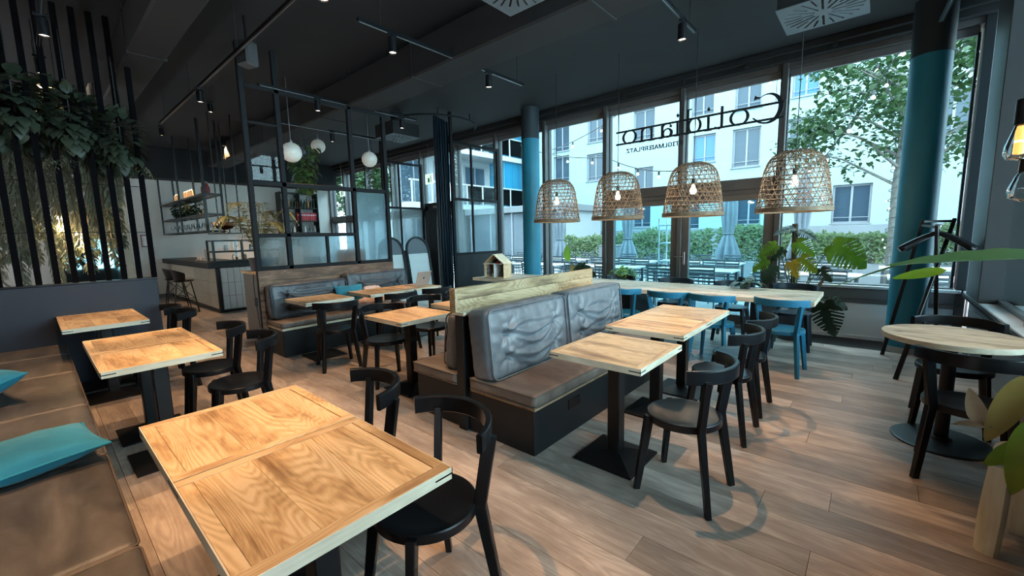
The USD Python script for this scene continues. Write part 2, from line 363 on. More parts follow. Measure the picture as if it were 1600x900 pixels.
def arc(cx, cy, r, a0, a1, n): 
    t = np.linspace(a0, a1, n); return np.stack([cx + r * np.cos(t), cy + r * np.sin(t)], 1)

ORD = ['first', 'second', 'third', 'fourth', 'fifth', 'sixth', 'seventh', 'eighth', 'ninth', 'tenth', 'eleventh', 'twelfth', 'thirteenth', 'fourteenth', 'fifteenth', 'sixteenth']
# ------------------------------------------------------------------ the room
WY = 7.2            # inner face of the window wall
XW = -14.8          # back wall
CZ = 3.95           # ceiling
rng = random.Random(5)
# floor of oak planks laid along x
fl = struct('floor')
planks = []
for i in range(-6, 38):
    y0 = -.96 + i * .2 + .0
    if y0 > WY + .1: break
    x = XW - .2 - rng.uniform(0, 2.0)
    while x < 1.2:
        L = rng.choice([1.8, 2.0, 2.2])
        planks.append((max(x, XW - .1), min(x + L, 1.2), y0, y0 + .2)); x += L
planks = [p for p in planks if p[1] - p[0] > .05]
far = lambda p: math.hypot((p[0] + p[1]) / 2, (p[2] + p[3]) / 2) + (4 if p[3] < -.2 else 0)
planks.sort(key=far)
st = MB()
for k, (x0, x1, y0, y1) in enumerate(planks):
    g = .0008; dz = rng.uniform(-.0008, .0)
    if k < 290: MB().box(x0 + g, x1 - g, y0 + g, y1 - g, -.02, dz, b=.0007).build('plank', 'floor_oak', fl)
    else: st.box(x0 + g, x1 - g, y0 + g, y1 - g, -.02, dz)
st.build('far_planks', 'floor_oak', fl, kind='stuff')
MB().box(XW - .3, 1.3, -1.2, WY + .2, -.08, -.0201).build('subfloor', 'black_panel', fl)
# ceiling
MB().box(XW - .3, 1.4, -2.8, WY + .35, CZ, CZ + .12).build('ceiling', 'ceiling_paint', kind='structure')
# soffit above the glazing, concrete strip with pipe
tr = struct('trim_1')
MB().box(XW, 1.3, WY - .10, WY + .35, 3.78, CZ, b=.01).build('soffit', 'ceiling_paint', tr)
MB().box(XW, 1.3, WY - .16, WY - .10, 3.86, CZ, b=.01).build('upper_rail', 'ceiling_paint', tr)
for x in (-.6, -1.6, -2.5, -3.5, -4.4, -5.9, -7.4): MB().box(x, x + .05, WY - .17, WY - .15, 3.80, 3.86, b=.004).build('bracket', 'ceiling_paint', tr)
# ducts under the ceiling
t = thing('ceiling_duct', 'dark rectangular duct under the ceiling running above the double sided bench', 'duct')
MB().box(-13.5, 1.2, 3.33, 3.80, 3.46, 3.86, b=.02).build('duct_body', 'duct_paint', t)
for x in (-12, -9.5, -7, -4.5, -2, .4): MB().box(x, x + .04, 3.32, 3.81, 3.45, 3.87, b=.004).build('joint_flange', 'duct_paint', t)
for x in (-10, -6, -2.6): MB().bar((x, 3.36, 3.85), (x, 3.36, CZ), .012).build('hanger', 'duct_paint', t)
t = thing('ceiling_duct', 'dark duct under the ceiling above the row of tables at the long sofa', 'duct')
MB().box(-13.5, 1.0, .88, 1.2, 3.46, 3.86, b=.02).build('duct_body', 'duct_paint', t)
for x in (-12, -9, -6, -3): MB().box(x, x + .04, .87, 1.21, 3.45, 3.87, b=.004).build('joint_flange', 'duct_paint', t)
for x in (-10, -6, -2.6): MB().bar((x, .9, 3.85), (x, .9, CZ), .012).build('hanger', 'duct_paint', t)

# window wall ------------------------------------------------------------
GY = WY + .10      # glass plane
MULL = [-14.75, -13.7, -12.3, -10.9, -9.5, -8.1, -6.7, -5.31, -3.91, -2.52, -1.12]
def window(n, x0, x1, sill, door=False, transom=True, zt=3.74):
    w = struct(f'window_{n}')
    MB().box(x0, x1, WY - .0, WY + .2, zt - .03, zt + .06, b=.004).build('head_frame', 'window_metal', w)
    MB().box(x0 + .03, x1 - .03, GY - .02, GY + .03, zt - .12, zt - .03, b=.003).build('blind_box', 'panel_grey', w)
    if transom:
        MB().box(x0 + .02, x1 - .02, WY + .02, WY + .2, 2.03, 2.10, b=.004).build('transom', 'window_metal', w)
        MB().box(x0 + .02, x1 - .02, WY + .0, WY + .2, 2.10, 2.26, b=.004).build('transom', 'window_metal', w)
        MB().sheet(x0 + .03, x1 - .03, GY, GY + .012, 2.26, zt - .1).build('pane', 'pane', w)
        MB().sheet(x0 + .03, x1 - .03, GY, GY + .012, sill + .04, 2.03).build('pane', 'pane', w)
    else:
        MB().sheet(x0 + .03, x1 - .03, GY, GY + .012, sill + .03, zt - .1).build('pane', 'pane', w)
    MB().box(x0 + .02, x1 - .02, WY + .02, WY + .2, sill, sill + .06, b=.004).build('bottom_frame', 'window_metal', w)
    # gaskets by the mullions
    for x in (x0 + .035, x1 - .035): MB().box(x - .012, x + .012, GY - .03, GY + .03, sill + .05, zt - .1).build('gasket', 'window_dark', w)
    return w
edges = MULL + [.75]
for n, (a, b) in enumerate(zip(edges[:-1], edges[1:])):
    door = -4 < a < -1.2
    sill = .68 if n == len(edges) - 2 else (.02)
    window(n + 1, a, b, sill, transom=(-4 < a < -1.2) or a < -9)
wf = struct('trim_2')
for x in MULL:
    MB().box(x - .035, x + .035, WY - .04, WY + .2, 0, 3.78, b=.005).build('mullion', 'window_metal', wf)
    MB().box(x - .05, x - .035, WY - .03, WY + .02, 0, 3.78, b=.002).build('gasket', 'window_dark', wf)
MB().box(.745, .83, WY - .03, WY + .22, 0, 3.95, b=.005).build('corner_post', 'window_dark', wf)
MB().box(.83, .93, WY + .02, WY + .2, .7, 3.95, b=.005).build('corner_post', 'panel_grey', wf)
# glazed doors under the transom
def leaf(n, x0, x1, hinge):
    d = struct(f'door_{n}'); y0, y1 = WY + .0, WY + .09
    MB().box(x0, x0 + .14, y0, y1, .01, 2.03, b=.005).build('stile', 'window_metal', d)
    MB().box(x1 - .14, x1, y0, y1, .01, 2.03, b=.005).build('stile', 'window_metal', d)
    MB().box(x0 + .14, x1 - .14, y0, y1, .01, .16, b=.005).build('rail', 'window_metal', d)
    MB().box(x0 + .14, x1 - .14, y0, y1, 1.94, 2.03, b=.005).build('rail', 'window_metal', d)
    MB().sheet(x0 + .12, x1 - .12, y0 + .04, y0 + .052, .14, 1.96).build('pane', 'pane', d)
    return d
d = leaf(1, -3.875, -2.53, 0); d2 = leaf(2, -2.51, -1.155, 0)
hx = -2.44
MB().box(hx - .02, hx + .02, WY - .02, WY, .93, 1.15, b=.006).build('door_plate', 'steel', d2)
MB().tube([(hx, WY - .01, 1.07), (hx, WY - .06, 1.07), (hx - .02, WY - .07, 1.07), (hx - .14, WY - .07, 1.068)], .009, 8).build('door_handle', 'steel', d2, smooth=40)
# low wall below the right window
MB().box(-1.08, .83, WY - .02, WY + .2, .49, .68, b=.006).build('wall_front', 'panel_grey', kind='structure')
MB().box(-1.08, .83, WY + .0, WY + .2, .0, .49, b=.004).build('wall_front', 'panel_white', kind='structure')
MB().box(-1.08, .79, WY - .045, WY + .2, .685, .725, b=.006).build('trim_3', 'sill_white', kind='structure')
MB().box(-1.08, .83, WY - .02, WY, .0, .05, b=.003).build('baseboard_front', 'panel_white', kind='structure')
MB().box(-1.08, .83, WY - .03, WY - .02, .535, .55, b=.002).build('trim_4', 'window_metal', kind='structure')

# right wall: deep sill, glass, grey pier ------------------------------------
rw = struct('wall_right')
SX = .79
MB().box(SX + .06, 1.2, .6, WY - .14, 0, .66).build('parapet', 'panel_grey', rw)
MB().box(SX, 1.2, .6, WY - .03, .66, .70, b=.005).build('sill_edge', 'frame_metal', rw)
MB().box(SX + .015, 1.2, .6, WY - .03, .70, .722, b=.004).build('sill_board', 'sill_white', rw)
MB().box(SX + .045, SX + .06, .6, WY - .14, .0, .08, b=.003).build('skirting', 'panel_grey', rw)
MB().tube([(SX + .05, WY - .3, .55), (SX + .05, 5.9, .56), (SX + .045, 5.3, .58), (SX + .05, 4.6, .55)], .006, 6).build('cable', 'steel', rw, smooth=40)
MB().box(SX, SX + .17, 6.12, 6.85, .722, CZ, b=.006).build('pier', 'pier_grey', rw)
MB().box(SX + .17, SX + .205, 6.14, 6.3, .722, CZ, b=.004).build('pier_joint', 'window_dark', rw)
w = struct('window_12')
for y in (.7, 3.2, 4.86):
    MB().box(SX + .12, SX + .20, y - .04, y + .04, .722, CZ, b=.005).build('mullion', 'window_metal', w)
    MB().box(SX + .09, SX + .12, y - .025, y + .025, .722, CZ, b=.003).build('gasket', 'window_dark', w)
for a, b in ((.7, 3.2), (3.2, 4.86), (4.86, 6.2), (6.85, 7.2)):
    MB().sheet(SX + .155, SX + .167, a, b, .722, CZ).build('pane', 'pane', w)
    MB().box(SX + .13, SX + .19, a + .04, b, .722, .76, b=.004).build('bottom_frame', 'window_metal', w)
# back wall and its dark bulkhead, side return behind the plant screen
bw = struct('wall_back')
MB().box(XW - .2, XW, -3.0, WY, 0, 3.175).build('plaster', 'wall_white', bw)
MB().box(XW - .2, XW + .6, -3.0, WY, 3.175, CZ, b=.01).build('bulkhead', 'ceiling_paint', bw)
MB().box(XW, XW + .02, -3.0, WY, 0, .09, b=.003).build('skirting', 'panel_grey', bw)
lw = struct('wall_left')
MB().box(XW, 1.4, -3.0, -2.85, 0, CZ).build('plaster', 'wall_beige', lw)
MB().box(XW, 1.4, -2.85, -2.83, 0, .1, b=.003).build('skirting', 'black_paint', lw)
MB().box(-9.6, -9.25, .86, 1.1, 0, CZ, b=.01).build('wall_left', 'wall_beige', kind='structure')
MB().box(1.25, 1.4, -2.9, .6, 0, CZ).build('wall_right', 'panel_grey', kind='structure')

# round columns --------------------------------------------------------------
def column(x, y, label):
    t = thing('round_column', label, 'column', (x, y, 0))
    MB().lathe([(.0, 0), (.182, 0), (.182, .07), (.0, .07)], k=48).build('foot_ring', 'column_foot', t, smooth=40)
    MB().lathe([(.176, .07), (.176, 3.36)], k=48).build('painted_shaft', 'teal_paint', t, smooth=40)
    MB().lathe([(.179, 3.36), (.179, CZ)], k=48).build('dark_top', 'column_dark', t, smooth=40)
column(.32, 6.8, 'round teal column standing beside the black coat stand')
column(-5.33, 6.75, 'round teal column behind the toy house, left of the basket lamps')

# wind screens of the entrance --------------------------------------------------
def screen(x, y0, y1, label, frost):
    t = thing('wind_screen', label, 'glass screen')
    for y in (y0, y1): MB().box(x - .025, x + .025, y - .03, y + .03, 0, CZ if y == y0 else 3.42, b=.004).build('post', 'frame_metal', t)
    ym = y0 + (y1 - y0) * .40
    MB().box(x - .02, x + .02, y0 + .03, y1 - .03, 0.02, 1.10, b=.004).build('solid_panel', 'black_panel', t)
    for z in (1.12, 2.25, 3.38): MB().box(x - .025, x + .025, y0 + .03, y1 - .03, z - .025, z + .025, b=.004).build('rail', 'frame_metal', t)
    for za, zb in ((1.145, 2.225), (2.275, 3.355)): MB().box(x - .02, x + .02, ym - .02, ym + .02, za, zb, b=.004).build('glazing_bar', 'frame_metal', t)
    for (a, b) in ((y0 + .03, ym - .02), (ym + .02, y1 - .03)):
        for za, zb, f in ((1.145, 2.225, frost), (2.275, 3.355, False)):
            MB().sheet(x - .004, x + .004, a, b, za, zb).build('pane', 'frosted_glass' if f else 'clear_glass', t)
screen(-6.6, 5.78, 7.14, 'black framed glass wind screen right of the dark curtain, dark lower panel', True)
screen(-9.4, 5.95, 7.14, 'black framed glass wind screen behind the two arched boards', True)
# entrance door between the two screens
d = struct('door_3')
MB().box(-9.33, -9.15, WY - .06, WY + .05, 0, 2.3, b=.005).build('frame_post', 'window_dark', d)
MB().box(-8.1, -7.98, WY - .06, WY + .05, 0, 2.3, b=.005).build('frame_post', 'window_dark', d)
MB().box(-9.33, -7.98, WY - .06, WY + .05, 2.2, 2.38, b=.005).build('frame_head', 'window_dark', d)
MB().box(-9.15, -8.85, WY - .05, WY + .02, .02, 2.2, b=.005).build('stile', 'window_dark', d)
MB().box(-8.9, -8.4, WY - .12, WY - .06, 2.24, 2.30, b=.006).build('door_closer', 'steel', d)
# dark curtain on its round rail
t = thing('curtain', 'dark navy floor length curtain gathered beside the entrance screen', 'curtain', (-6.58, 5.57, 0))
n, zs = 220, np.array([.03, .6, 1.4, 2.4, 3.3, 3.78])
s_ = np.linspace(0, 1, n); P = np.zeros((n, len(zs), 3))
for j, z in enumerate(zs):
    fold = .045 * np.sin(s_ * 2 * PI * 13) + .02 * np.sin(s_ * 2 * PI * 5 + z)
    P[:, j] = np.stack([.06 - .22 * s_ + fold * .8, -.26 + .5 * s_ + .012 * np.cos(s_ * 2 * PI * 13), np.full(n, z)], 1)
mb = MB().grid(P)
Q = P.copy(); Q[:, :, 0] -= .004
mb.grid(Q[::-1]); mb.build('drape', 'navy_chair', t, smooth=True)
t = thing('curtain_rail', 'black curved curtain rail on the ceiling above the dark curtain', 'curtain rail')
a = arc(-7.35, 5.9, .95, -PI * .5, PI * .35, 24)
mb = MB(); mb.tube([(x, y, 3.82) for x, y in a], .018, 8); mb.build('rail', 'frame_metal', t, smooth=40)
for i in (2, 9, 16, 22): MB().bar((a[i][0], a[i][1], 3.83), (a[i][0], a[i][1], CZ), .012).build('hanger', 'frame_metal', t)
# ------------------------------------------------------------------ furniture
def round_box(h, r, n, bulge=(0, 0, 0), tufts=(), wr=0.0, seed=0, wscale=(5, 5, 5), tdepth=.03, ts=.05):
    """cushion: rounded box of half size h with a grid of n cells per metre, bulged faces, tufts on the +y face, wrinkles"""
    h = np.array(h, float); V, Fc, k = [], [], 0
    for ax in range(3):
        a, b = [i for i in range(3) if i != ax]
        na, nb = max(4, int(2 * h[a] * n)), max(4, int(2 * h[b] * n))
        u = np.linspace(-1, 1, na + 1); w = np.linspace(-1, 1, nb + 1)
        U, W = np.meshgrid(u, w, indexing='ij')
        for sg in (-1, 1):
            p = np.zeros((na + 1, nb + 1, 3)); p[..., a] = U; p[..., b] = W; p[..., ax] = sg
            idx = np.arange((na + 1) * (nb + 1)).reshape(na + 1, nb + 1) + k
            q = np.stack([idx[:-1, :-1], idx[1:, :-1], idx[1:, 1:], idx[:-1, 1:]], -1).reshape(-1, 4)
            flip = (sg < 0) ^ (ax == 1)
            Fc.append(q[:, ::-1] if flip else q); V.append(p.reshape(-1, 3)); k += p.shape[0] * p.shape[1]
    p = np.vstack(V); f = np.vstack(Fc)
    x = p * h; c = np.clip(x, -(h - r), h - r); d = x - c; L = np.linalg.norm(d, axis=1, keepdims=True)
    N = np.where(L > 1e-9, d / np.maximum(L, 1e-9), 0)
    face = np.abs(p).argmax(1)
    q = c + N * r
    for ax in range(3):
        if bulge[ax]:
            a, b = [i for i in range(3) if i != ax]
            q[:, ax] += np.sign(p[:, ax]) * (np.abs(p[:, ax]) > .999) * bulge[ax] * (1 - p[:, a] ** 2) * (1 - p[:, b] ** 2)
    if wr:
        nz = meshkit.fbm(q * np.array(wscale) + 13.7 * seed, 4, seed) - .5
        rid = np.abs(meshkit.fbm(q * np.array(wscale) * 1.7 + 5.1 * seed, 3, seed + 9) - .5)
        q += N * (wr * nz * 2 - wr * 1.6 * np.maximum(0, .10 - rid) * 10 * .5)[:, None]
    on = np.clip((p[:, 1] - .2) / .3, 0, 1)
    for i, (tx, tz) in enumerate(tufts):
        dx, dz = q[:, 0] - tx, q[:, 2] - tz; rr = np.hypot(dx, dz); th = np.arctan2(dz, dx)
        fold = (np.abs(np.sin(th * 3 + 2 * math.sin(tx * 9 + seed + i))) - .65) * np.exp(-(rr / .13) ** 2) * np.minimum(1, rr / .03)
        q[:, 1] -= on * tdepth * (np.exp(-(rr / ts) ** 2) * 1.1 + .9 * np.exp(-(rr / (ts * 3)) ** 2) - .75 * fold)
    if len(tufts) == 4:   # sagging folds drawn between the buttons
        for j, (a_, b_) in enumerate(((0, 1), (2, 3))):
            (xa, za), (xb, zb) = tufts[a_], tufts[b_]; u = np.clip((q[:, 0] - xa) / (xb - xa), -.1, 1.1)
            inside = np.exp(-np.maximum(0, np.maximum(-u, u - 1)) * 30) * on
            for k, (sag, am) in enumerate(((.06, .017), (.135, .012), (-.035, .008))):
                zc = za + (zb - za) * u - sag * 4 * u * (1 - u) + .008 * np.sin(u * 9 + seed + k)
                d_ = q[:, 2] - zc; q[:, 1] += inside * am * (np.exp(-((d_ - .026) / .024) ** 2) - 1.1 * np.exp(-(d_ / .014) ** 2))
    m = trimesh.Trimesh(q, np.vstack([f[:, [0, 1, 2]], f[:, [0, 2, 3]]]), process=False); m.merge_vertices(digits_vertex=5)
    return m
def loop_rect(hx, hz, y, r=.03, n=5):
    P = []
    for cx, cz, a0 in ((hx - r, hz - r, 0), (-hx + r, hz - r, PI / 2), (-hx + r, -hz + r, PI), (hx - r, -hz + r, 1.5 * PI)):
        for t in np.linspace(a0, a0 + PI / 2, n): P.append((cx + r * math.cos(t), y, cz + r * math.sin(t)))
    return P + [P[0]]

# --- bentwood chair -----------------------------------------------------------
def make_chair(label, paint, group=None):
    t = thing('bentwood_chair', label, 'chair', group=group)
    k = 56; an = np.arange(k) * 2 * PI / k
    def ring(s, z): return np.stack([s * .208 * np.cos(an), s * .202 * np.sin(an), np.full(k, z)], 1)
    prof = [(0.0, .452), (.35, .4515), (.62, .453), (.80, .458), (.93, .4615), (.98, .460), (1.0, .455), (1.0, .424), (.985, .421), (0, .421)]
    V = np.vstack([ring(s, z) for s, z in prof]); f = []
    for i in range(len(prof) - 1):
        for j in range(k): f += [(i * k + j, (i + 1) * k + (j + 1) % k, i * k + (j + 1) % k), (i * k + j, (i + 1) * k + j, (i + 1) * k + (j + 1) % k)]
    f = np.array(f)[:, ::-1]
    obj('seat', (V, f), paint, t, smooth=35)
    for sx in (-1, 1):
        MB().bar((sx * .150, -.140, .450), (sx * .192, -.190, 0), .050, .036, up=(sx, 1, 0), bev=.18, w2=.034, h2=.028).build('leg', paint, t)
    for sx in (-1, 1):
        mb = MB(); up = (sx * .8, -1, 0)
        mb.bar((sx * .158, .150, .46), (sx * .200, .215, 0), .050, .034, up=up, bev=.18, w2=.036, h2=.028)
        mb.bar((sx * .158, .150, .44), (sx * .190, .186, .735), .050, .034, up=up, bev=.18, w2=.052, h2=.030)
        mb.build('leg', paint, t)
    a = np.linspace(math.radians(22), math.radians(158), 41); R0 = .262; P = []
    pr = [(-.012, -.034), (-.0125, .030), (-.008, .036), (.008, .036), (.0125, .030), (.012, -.034), (.008, -.038), (-.008, -.038)]
    for th in a:
        dip = .0
        P.append([((R0 + dr) * math.cos(th), (R0 + dr) * math.sin(th) - .002, .748 + dz + .010 * math.sin(th)) for dr, dz in pr + [pr[0]]])
    P = np.array(P); mb = MB().grid(P[:, ::-1])
    for e, rev in ((0, 0), (-1, 1)):
        c = P[e][:-1]; ff = [(0, i, i + 1) for i in range(1, len(c) - 1)]
        mb.add(c, np.array(ff)[:, ::-1] if rev else ff)
    mb.build('back_rail', paint, t, smooth=35)
    return t
chairs = {}
def chair(kind, x, y, rz, label):
    """rz: where the back points, 0 = +y"""
    paint = {'black': 'black_paint', 'blue': 'blue_paint', 'navy': 'navy_chair'}[kind]
    if kind not in chairs:
        chairs[kind] = make_chair(label, paint); move(chairs[kind], (x, y, 0), rz)
    else: dup(chairs[kind], label, (x, y, 0), rz)
Dg = math.radians
chair('black', -1.29, .925, Dg(-8), 'black bentwood chair nearest the viewer, at the front corner of the big near table')
chair('black', -1.93, .93, Dg(-14), 'black bentwood chair half hidden behind the big near table, next to its neighbour')
chair('black', -3.55, .93, Dg(-10), 'black bentwood chair with full round seat showing, right hand one at the second sofa table')
chair('black', -4.18, .90, Dg(-6), 'black bentwood chair at the second sofa table, left and behind its neighbour')
chair('black', -5.50, .83, Dg(-8), 'black bentwood chair at the rearmost sofa table, the nearer of two against the low wall')
chair('black', -6.02, .80, Dg(-4), 'black bentwood chair at the rearmost sofa table, touching the end of the low navy wall')
chair('black', -.78, 2.38, Dg(-92), 'black bentwood chair alone at the small square table in the middle of the floor')
chair('black', -.82, 3.30, Dg(-90), 'black bentwood chair at the double table by the grey bench, nearer of its two')
chair('black', -.83, 3.88, Dg(-90), 'black bentwood chair at the double table by the grey bench, next to the blue chairs')
chair('black', -3.80, 2.34, Dg(78), 'black bentwood chair facing the small table at the short side of the double bench')
chair('black', -4.74, 2.26, Dg(-104), 'black bentwood chair in front of the single table at the rear wall bench')
chair('black', -4.78, 3.12, Dg(-86), 'black bentwood chair at the laptop table, nearer of the two on its open side')
chair('black', -4.76, 3.72, Dg(-92), 'black bentwood chair at the laptop table, the one further toward the windows')
chair('black', -3.92, 3.02, Dg(92), 'black bentwood chair at the table behind the bench, its seat seen beside the leather cushion')
chair('black', -3.95, 3.62, Dg(88), 'black bentwood chair furthest back at the table behind the double bench')
chair('black', .475, 3.53, Dg(176), 'large black bentwood chair on the near side of the round table')
chair('black', .49, 4.42, Dg(-4), 'black bentwood chair on the window side of the round table')
chair('blue', -2.47, 5.07, Dg(188), 'blue bentwood chair beside the grey bench end, leftmost of the four blue ones')
chair('blue', -1.86, 5.06, Dg(180), 'blue bentwood chair second from the left at the long window table')
chair('blue', -1.36, 5.06, Dg(176), 'blue bentwood chair third from the left at the long window table')
chair('blue', -.70, 5.12, Dg(176), 'bright blue bentwood chair at the right end of the long window table')
for i, (x, l) in enumerate(((-3.15, 'dark bentwood chair across the long window table, by the small green plant'), (-2.25, 'dark bentwood chair across the long window table, below the door handle'), (-1.45, 'dark bentwood chair across the long window table, second from its right end'), (-.75, 'dark bentwood chair across the long window table, in front of the monstera'))):
    chair('navy', x, 6.22, Dg(4), l)

# --- square cafe tables --------------------------------------------------------
S = .62
def table_module(t, cx, cy, ends, seed, sx=S, sy=S):
    """one square top of planks in a frame, on a pedestal. ends: sides (of x-, x+, y-, y+) that are outer edges"""
    r = random.Random(seed); hx, hy = sx / 2 - .0015, sy / 2 - .0015; bw = .045; z0, z1 = .712, .750
    nb = 3; ys = np.linspace(-hy + bw, hy - bw, nb + 1); ys[1:-1] += [r.uniform(-.03, .03) for _ in range(nb - 1)]
    for i in range(nb):
        MB().box(cx - hx + bw, cx + hx - bw, cy + ys[i] + .0003, cy + ys[i + 1] - .0003, z0, z1 - r.uniform(0, .0006), b=.0006).build('board', 'table_x', t)
    for sg in (-1, 1):
        MB().box(cx + sg * (hx - bw / 2) - bw / 2 + .0005, cx + sg * (hx - bw / 2) + bw / 2 - .004, cy - hy + .004, cy + hy - .004, z0, z1, b=.0015).build('border_board', 'table_y', t)
        MB().box(cx - hx + bw, cx + hx - bw, cy + sg * (hy - bw / 2) - bw / 2 + .004, cy + sg * (hy - bw / 2) + bw / 2 - .0005, z0, z1, b=.0015).build('border_board', 'table_x', t)
    e = .0035
    for side in ends:
        if side in ('x-', 'x+'):
            s = -1 if side == 'x-' else 1; x = cx + s * (hx - e / 2)
            MB().box(x - e / 2, x + e / 2, cy - hy, cy + hy, z0 - .002, z1 - .0005).build('edge_band', 'edge_wood_y', t)
            for s2 in (-1, 1): MB().box(cx + s * hx - .001, cx + s * hx + .0006, cy + s2 * (hy - .035) - .035, cy + s2 * (hy - .035) + .035, .727, .7325).build('corner_spline', 'black_paint', t)
        else:
            s = -1 if side == 'y-' else 1; y = cy + s * (hy - e / 2)
            MB().box(cx - hx, cx + hx, y - e / 2, y + e / 2, z0 - .002, z1 - .0005).build('edge_band', 'edge_wood', t)
            for s2 in (-1, 1): MB().box(cx + s2 * (hx - .035) - .035, cx + s2 * (hx - .035) + .035, cy + s * hy - .001, cy + s * hy + .0006, .727, .7325).build('corner_spline', 'black_paint', t)
    MB().box(cx - .2, cx + .2, cy - .2, cy + .2, .700, .711, b=.003).build('top_plate', 'black_metal', t)
    MB().box(cx - .042, cx + .042, cy - .042, cy + .042, .04, .70, b=.005).build('post', 'black_metal', t)
    b = .205; h2 = .05
    v = [(-b, -b, 0), (b, -b, 0), (b, b, 0), (-b, b, 0), (-b, -b, .012), (b, -b, .012), (b, b, .012), (-b, b, .012), (-h2, -h2, .055), (h2, -h2, .055), (h2, h2, .055), (-h2, h2, .055)]
    f = [(0, 3, 2, 1)] + [(i, (i + 1) % 4, 4 + (i + 1) % 4, 4 + i) for i in range(4)] + [(4 + i, 4 + (i + 1) % 4, 8 + (i + 1) % 4, 8 + i) for i in range(4)] + [(8, 9, 10, 11)]
    obj('base_plate', (np.array(v) + [cx, cy, 0], np.array(f)), 'black_metal', t)
def table(label, x0, y0, nx, ny, seed, sx=S, sy=S):
    t = thing('cafe_table', label, 'table', (x0, y0, 0))
    for i in range(nx):
        for j in range(ny):
            e = (['x-'] if i == 0 else []) + (['x+'] if i == nx - 1 else []) + (['y-'] if j == 0 else []) + (['y+'] if j == ny - 1 else [])
            table_module(t, (i + .5) * sx, (j + .5) * sy, e, seed * 10 + i * 3 + j, sx, sy)
    return t
table('large worn plank double table nearest the viewer, in front of the leather sofa', -2.24, .21, 2, 1, 1)
table('plank double table on black pedestals, second along the leather sofa', -4.62, .185, 2, 1, 2)
table('plank double table at the far end of the sofa against the low navy wall', -6.46, .10, 2, 1, 3, .545, .60)
table('small square plank table with two tone top in the middle of the floor', -1.55, 2.12, 1, 1, 4, .62, .65)
table('plank double table beside the grey bench, one half greyer than the other', -1.63, 3.0, 1, 2, 5, .63, .62)
table('small square plank table at the short side of the double bench', -3.74, 2.07, 1, 1, 6)
table('plank table mostly hidden behind the double bench', -3.74, 2.88, 1, 2, 9)
table('small square plank table in front of the rear wall bench', -5.64, 2.05, 1, 1, 7)
table('plank double table with the laptop on it at the rear wall bench', -5.62, 2.88, 1, 2, 8, .62, .6)

# round table
t = thing('round_table', 'round plank topped table on a black disc foot at the right', 'table', (.425, 4.03, 0))
disc = Point(0, 0).buffer(.358, 48); ys = np.linspace(-.36, .36, 8)
for a, b in zip(ys[:-1], ys[1:]):
    g = disc.intersection(Polygon([(-1, a + .0006), (1, a + .0006), (1, b - .0006), (-1, b - .0006)]))
    MB().prism(g, .036, T(z=.722)).build('board', 'weathered_x', t)
k = 64
MB().lathe([(.358, .722), (.3595, .724), (.3595, .756), (.358, .758)], k=k).build('edge_band', 'edge_wood', t, smooth=30)
MB().lathe([(0, .70), (.2, .70), (.2, .721), (0, .721)], k=32).build('top_plate', 'black_metal', t, smooth=30)
MB().lathe([(.038, .02), (.038, .70)], k=24).build('post', 'black_metal', t, smooth=30)
MB().lathe([(0, 0), (.262, 0), (.262, .008), (.25, .014), (.06, .022), (.045, .04), (0, .04)], k=64).build('foot_disc', 'black_metal', t, smooth=30)
# long window table
t = thing('window_table', 'long weathered plank table along the window with blue chairs', 'table', (0, 0, 0))
X0, X1, Y0, Y1 = -5.45, -.44, 5.17, 6.08
ys = np.linspace(Y0, Y1, 8); r_ = random.Random(3)
for a, b in zip(ys[:-1], ys[1:]):
    c = X0
    while c < X1 - .1:
        e = min(X1, c + r_.uniform(1.2, 2.3)); e = X1 if X1 - e < .3 else e
        MB().box(c + .001, e - .001, a + .0015, b - .0015, .705, .752 - r_.uniform(0, .002), b=.002).build('plank', 'weathered_x', t); c = e
MB().box(X0, X1, Y0 - .004, Y0, .700, .752, b=.001).build('edge_band', 'edge_wood', t)
MB().box(X1, X1 + .004, Y0, Y1, .700, .752, b=.001).build('edge_band', 'edge_wood_y', t)
for x in (-.98, -2.55, -4.3):
    MB().box(x - .06, x + .06, Y0 + .12, Y1 - .12, .0, .704, b=.004).build('trestle_leg', 'black_metal', t)

# --- leather sofa along the left wall ---------------------------------------
t = thing('leather_sofa', 'long brown leather sofa bench with seat cushions, along the left edge', 'sofa')
MB().box(-6.44, -.88, -.60, .05, 0, .33, b=.004).build('base', 'black_panel', t)
MB().box(-6.44, -.88, -.58, .09, .33, .352, b=.003).build('seat_board', 'edge_wood', t)
br = [-6.44, -5.84, -4.96, -3.86, -2.86, -1.88, -.9]
for i, (a, b) in enumerate(zip(br[:-1], br[1:])):
    h = ((b - a) / 2 - .004, .36, .054)
    m = round_box(h, .022, 34, bulge=(0, .004, .012), wr=.0045, seed=i + 1, wscale=(4, 7, 5))
    c = ((a + b) / 2, -.22, .406); m.apply_translation(c)
    cu = obj('seat_cushion', m, 'leather_sofa', t, smooth=True)
    for zz in (.044, -.044):
        P = [(x + c[0], y + c[1], zz + c[2]) for x, _, y in loop_rect(h[0] - .001, h[1] - .001, 0, .022)]
        MB().tube(P, .0045, 6, cap=False).build('piping', 'piping_leather', cu, smooth=True)
MB().box(-6.44, -.88, -.74, -.58, 0, .95, b=.02).build('back_rest', 'leather_sofa', t)
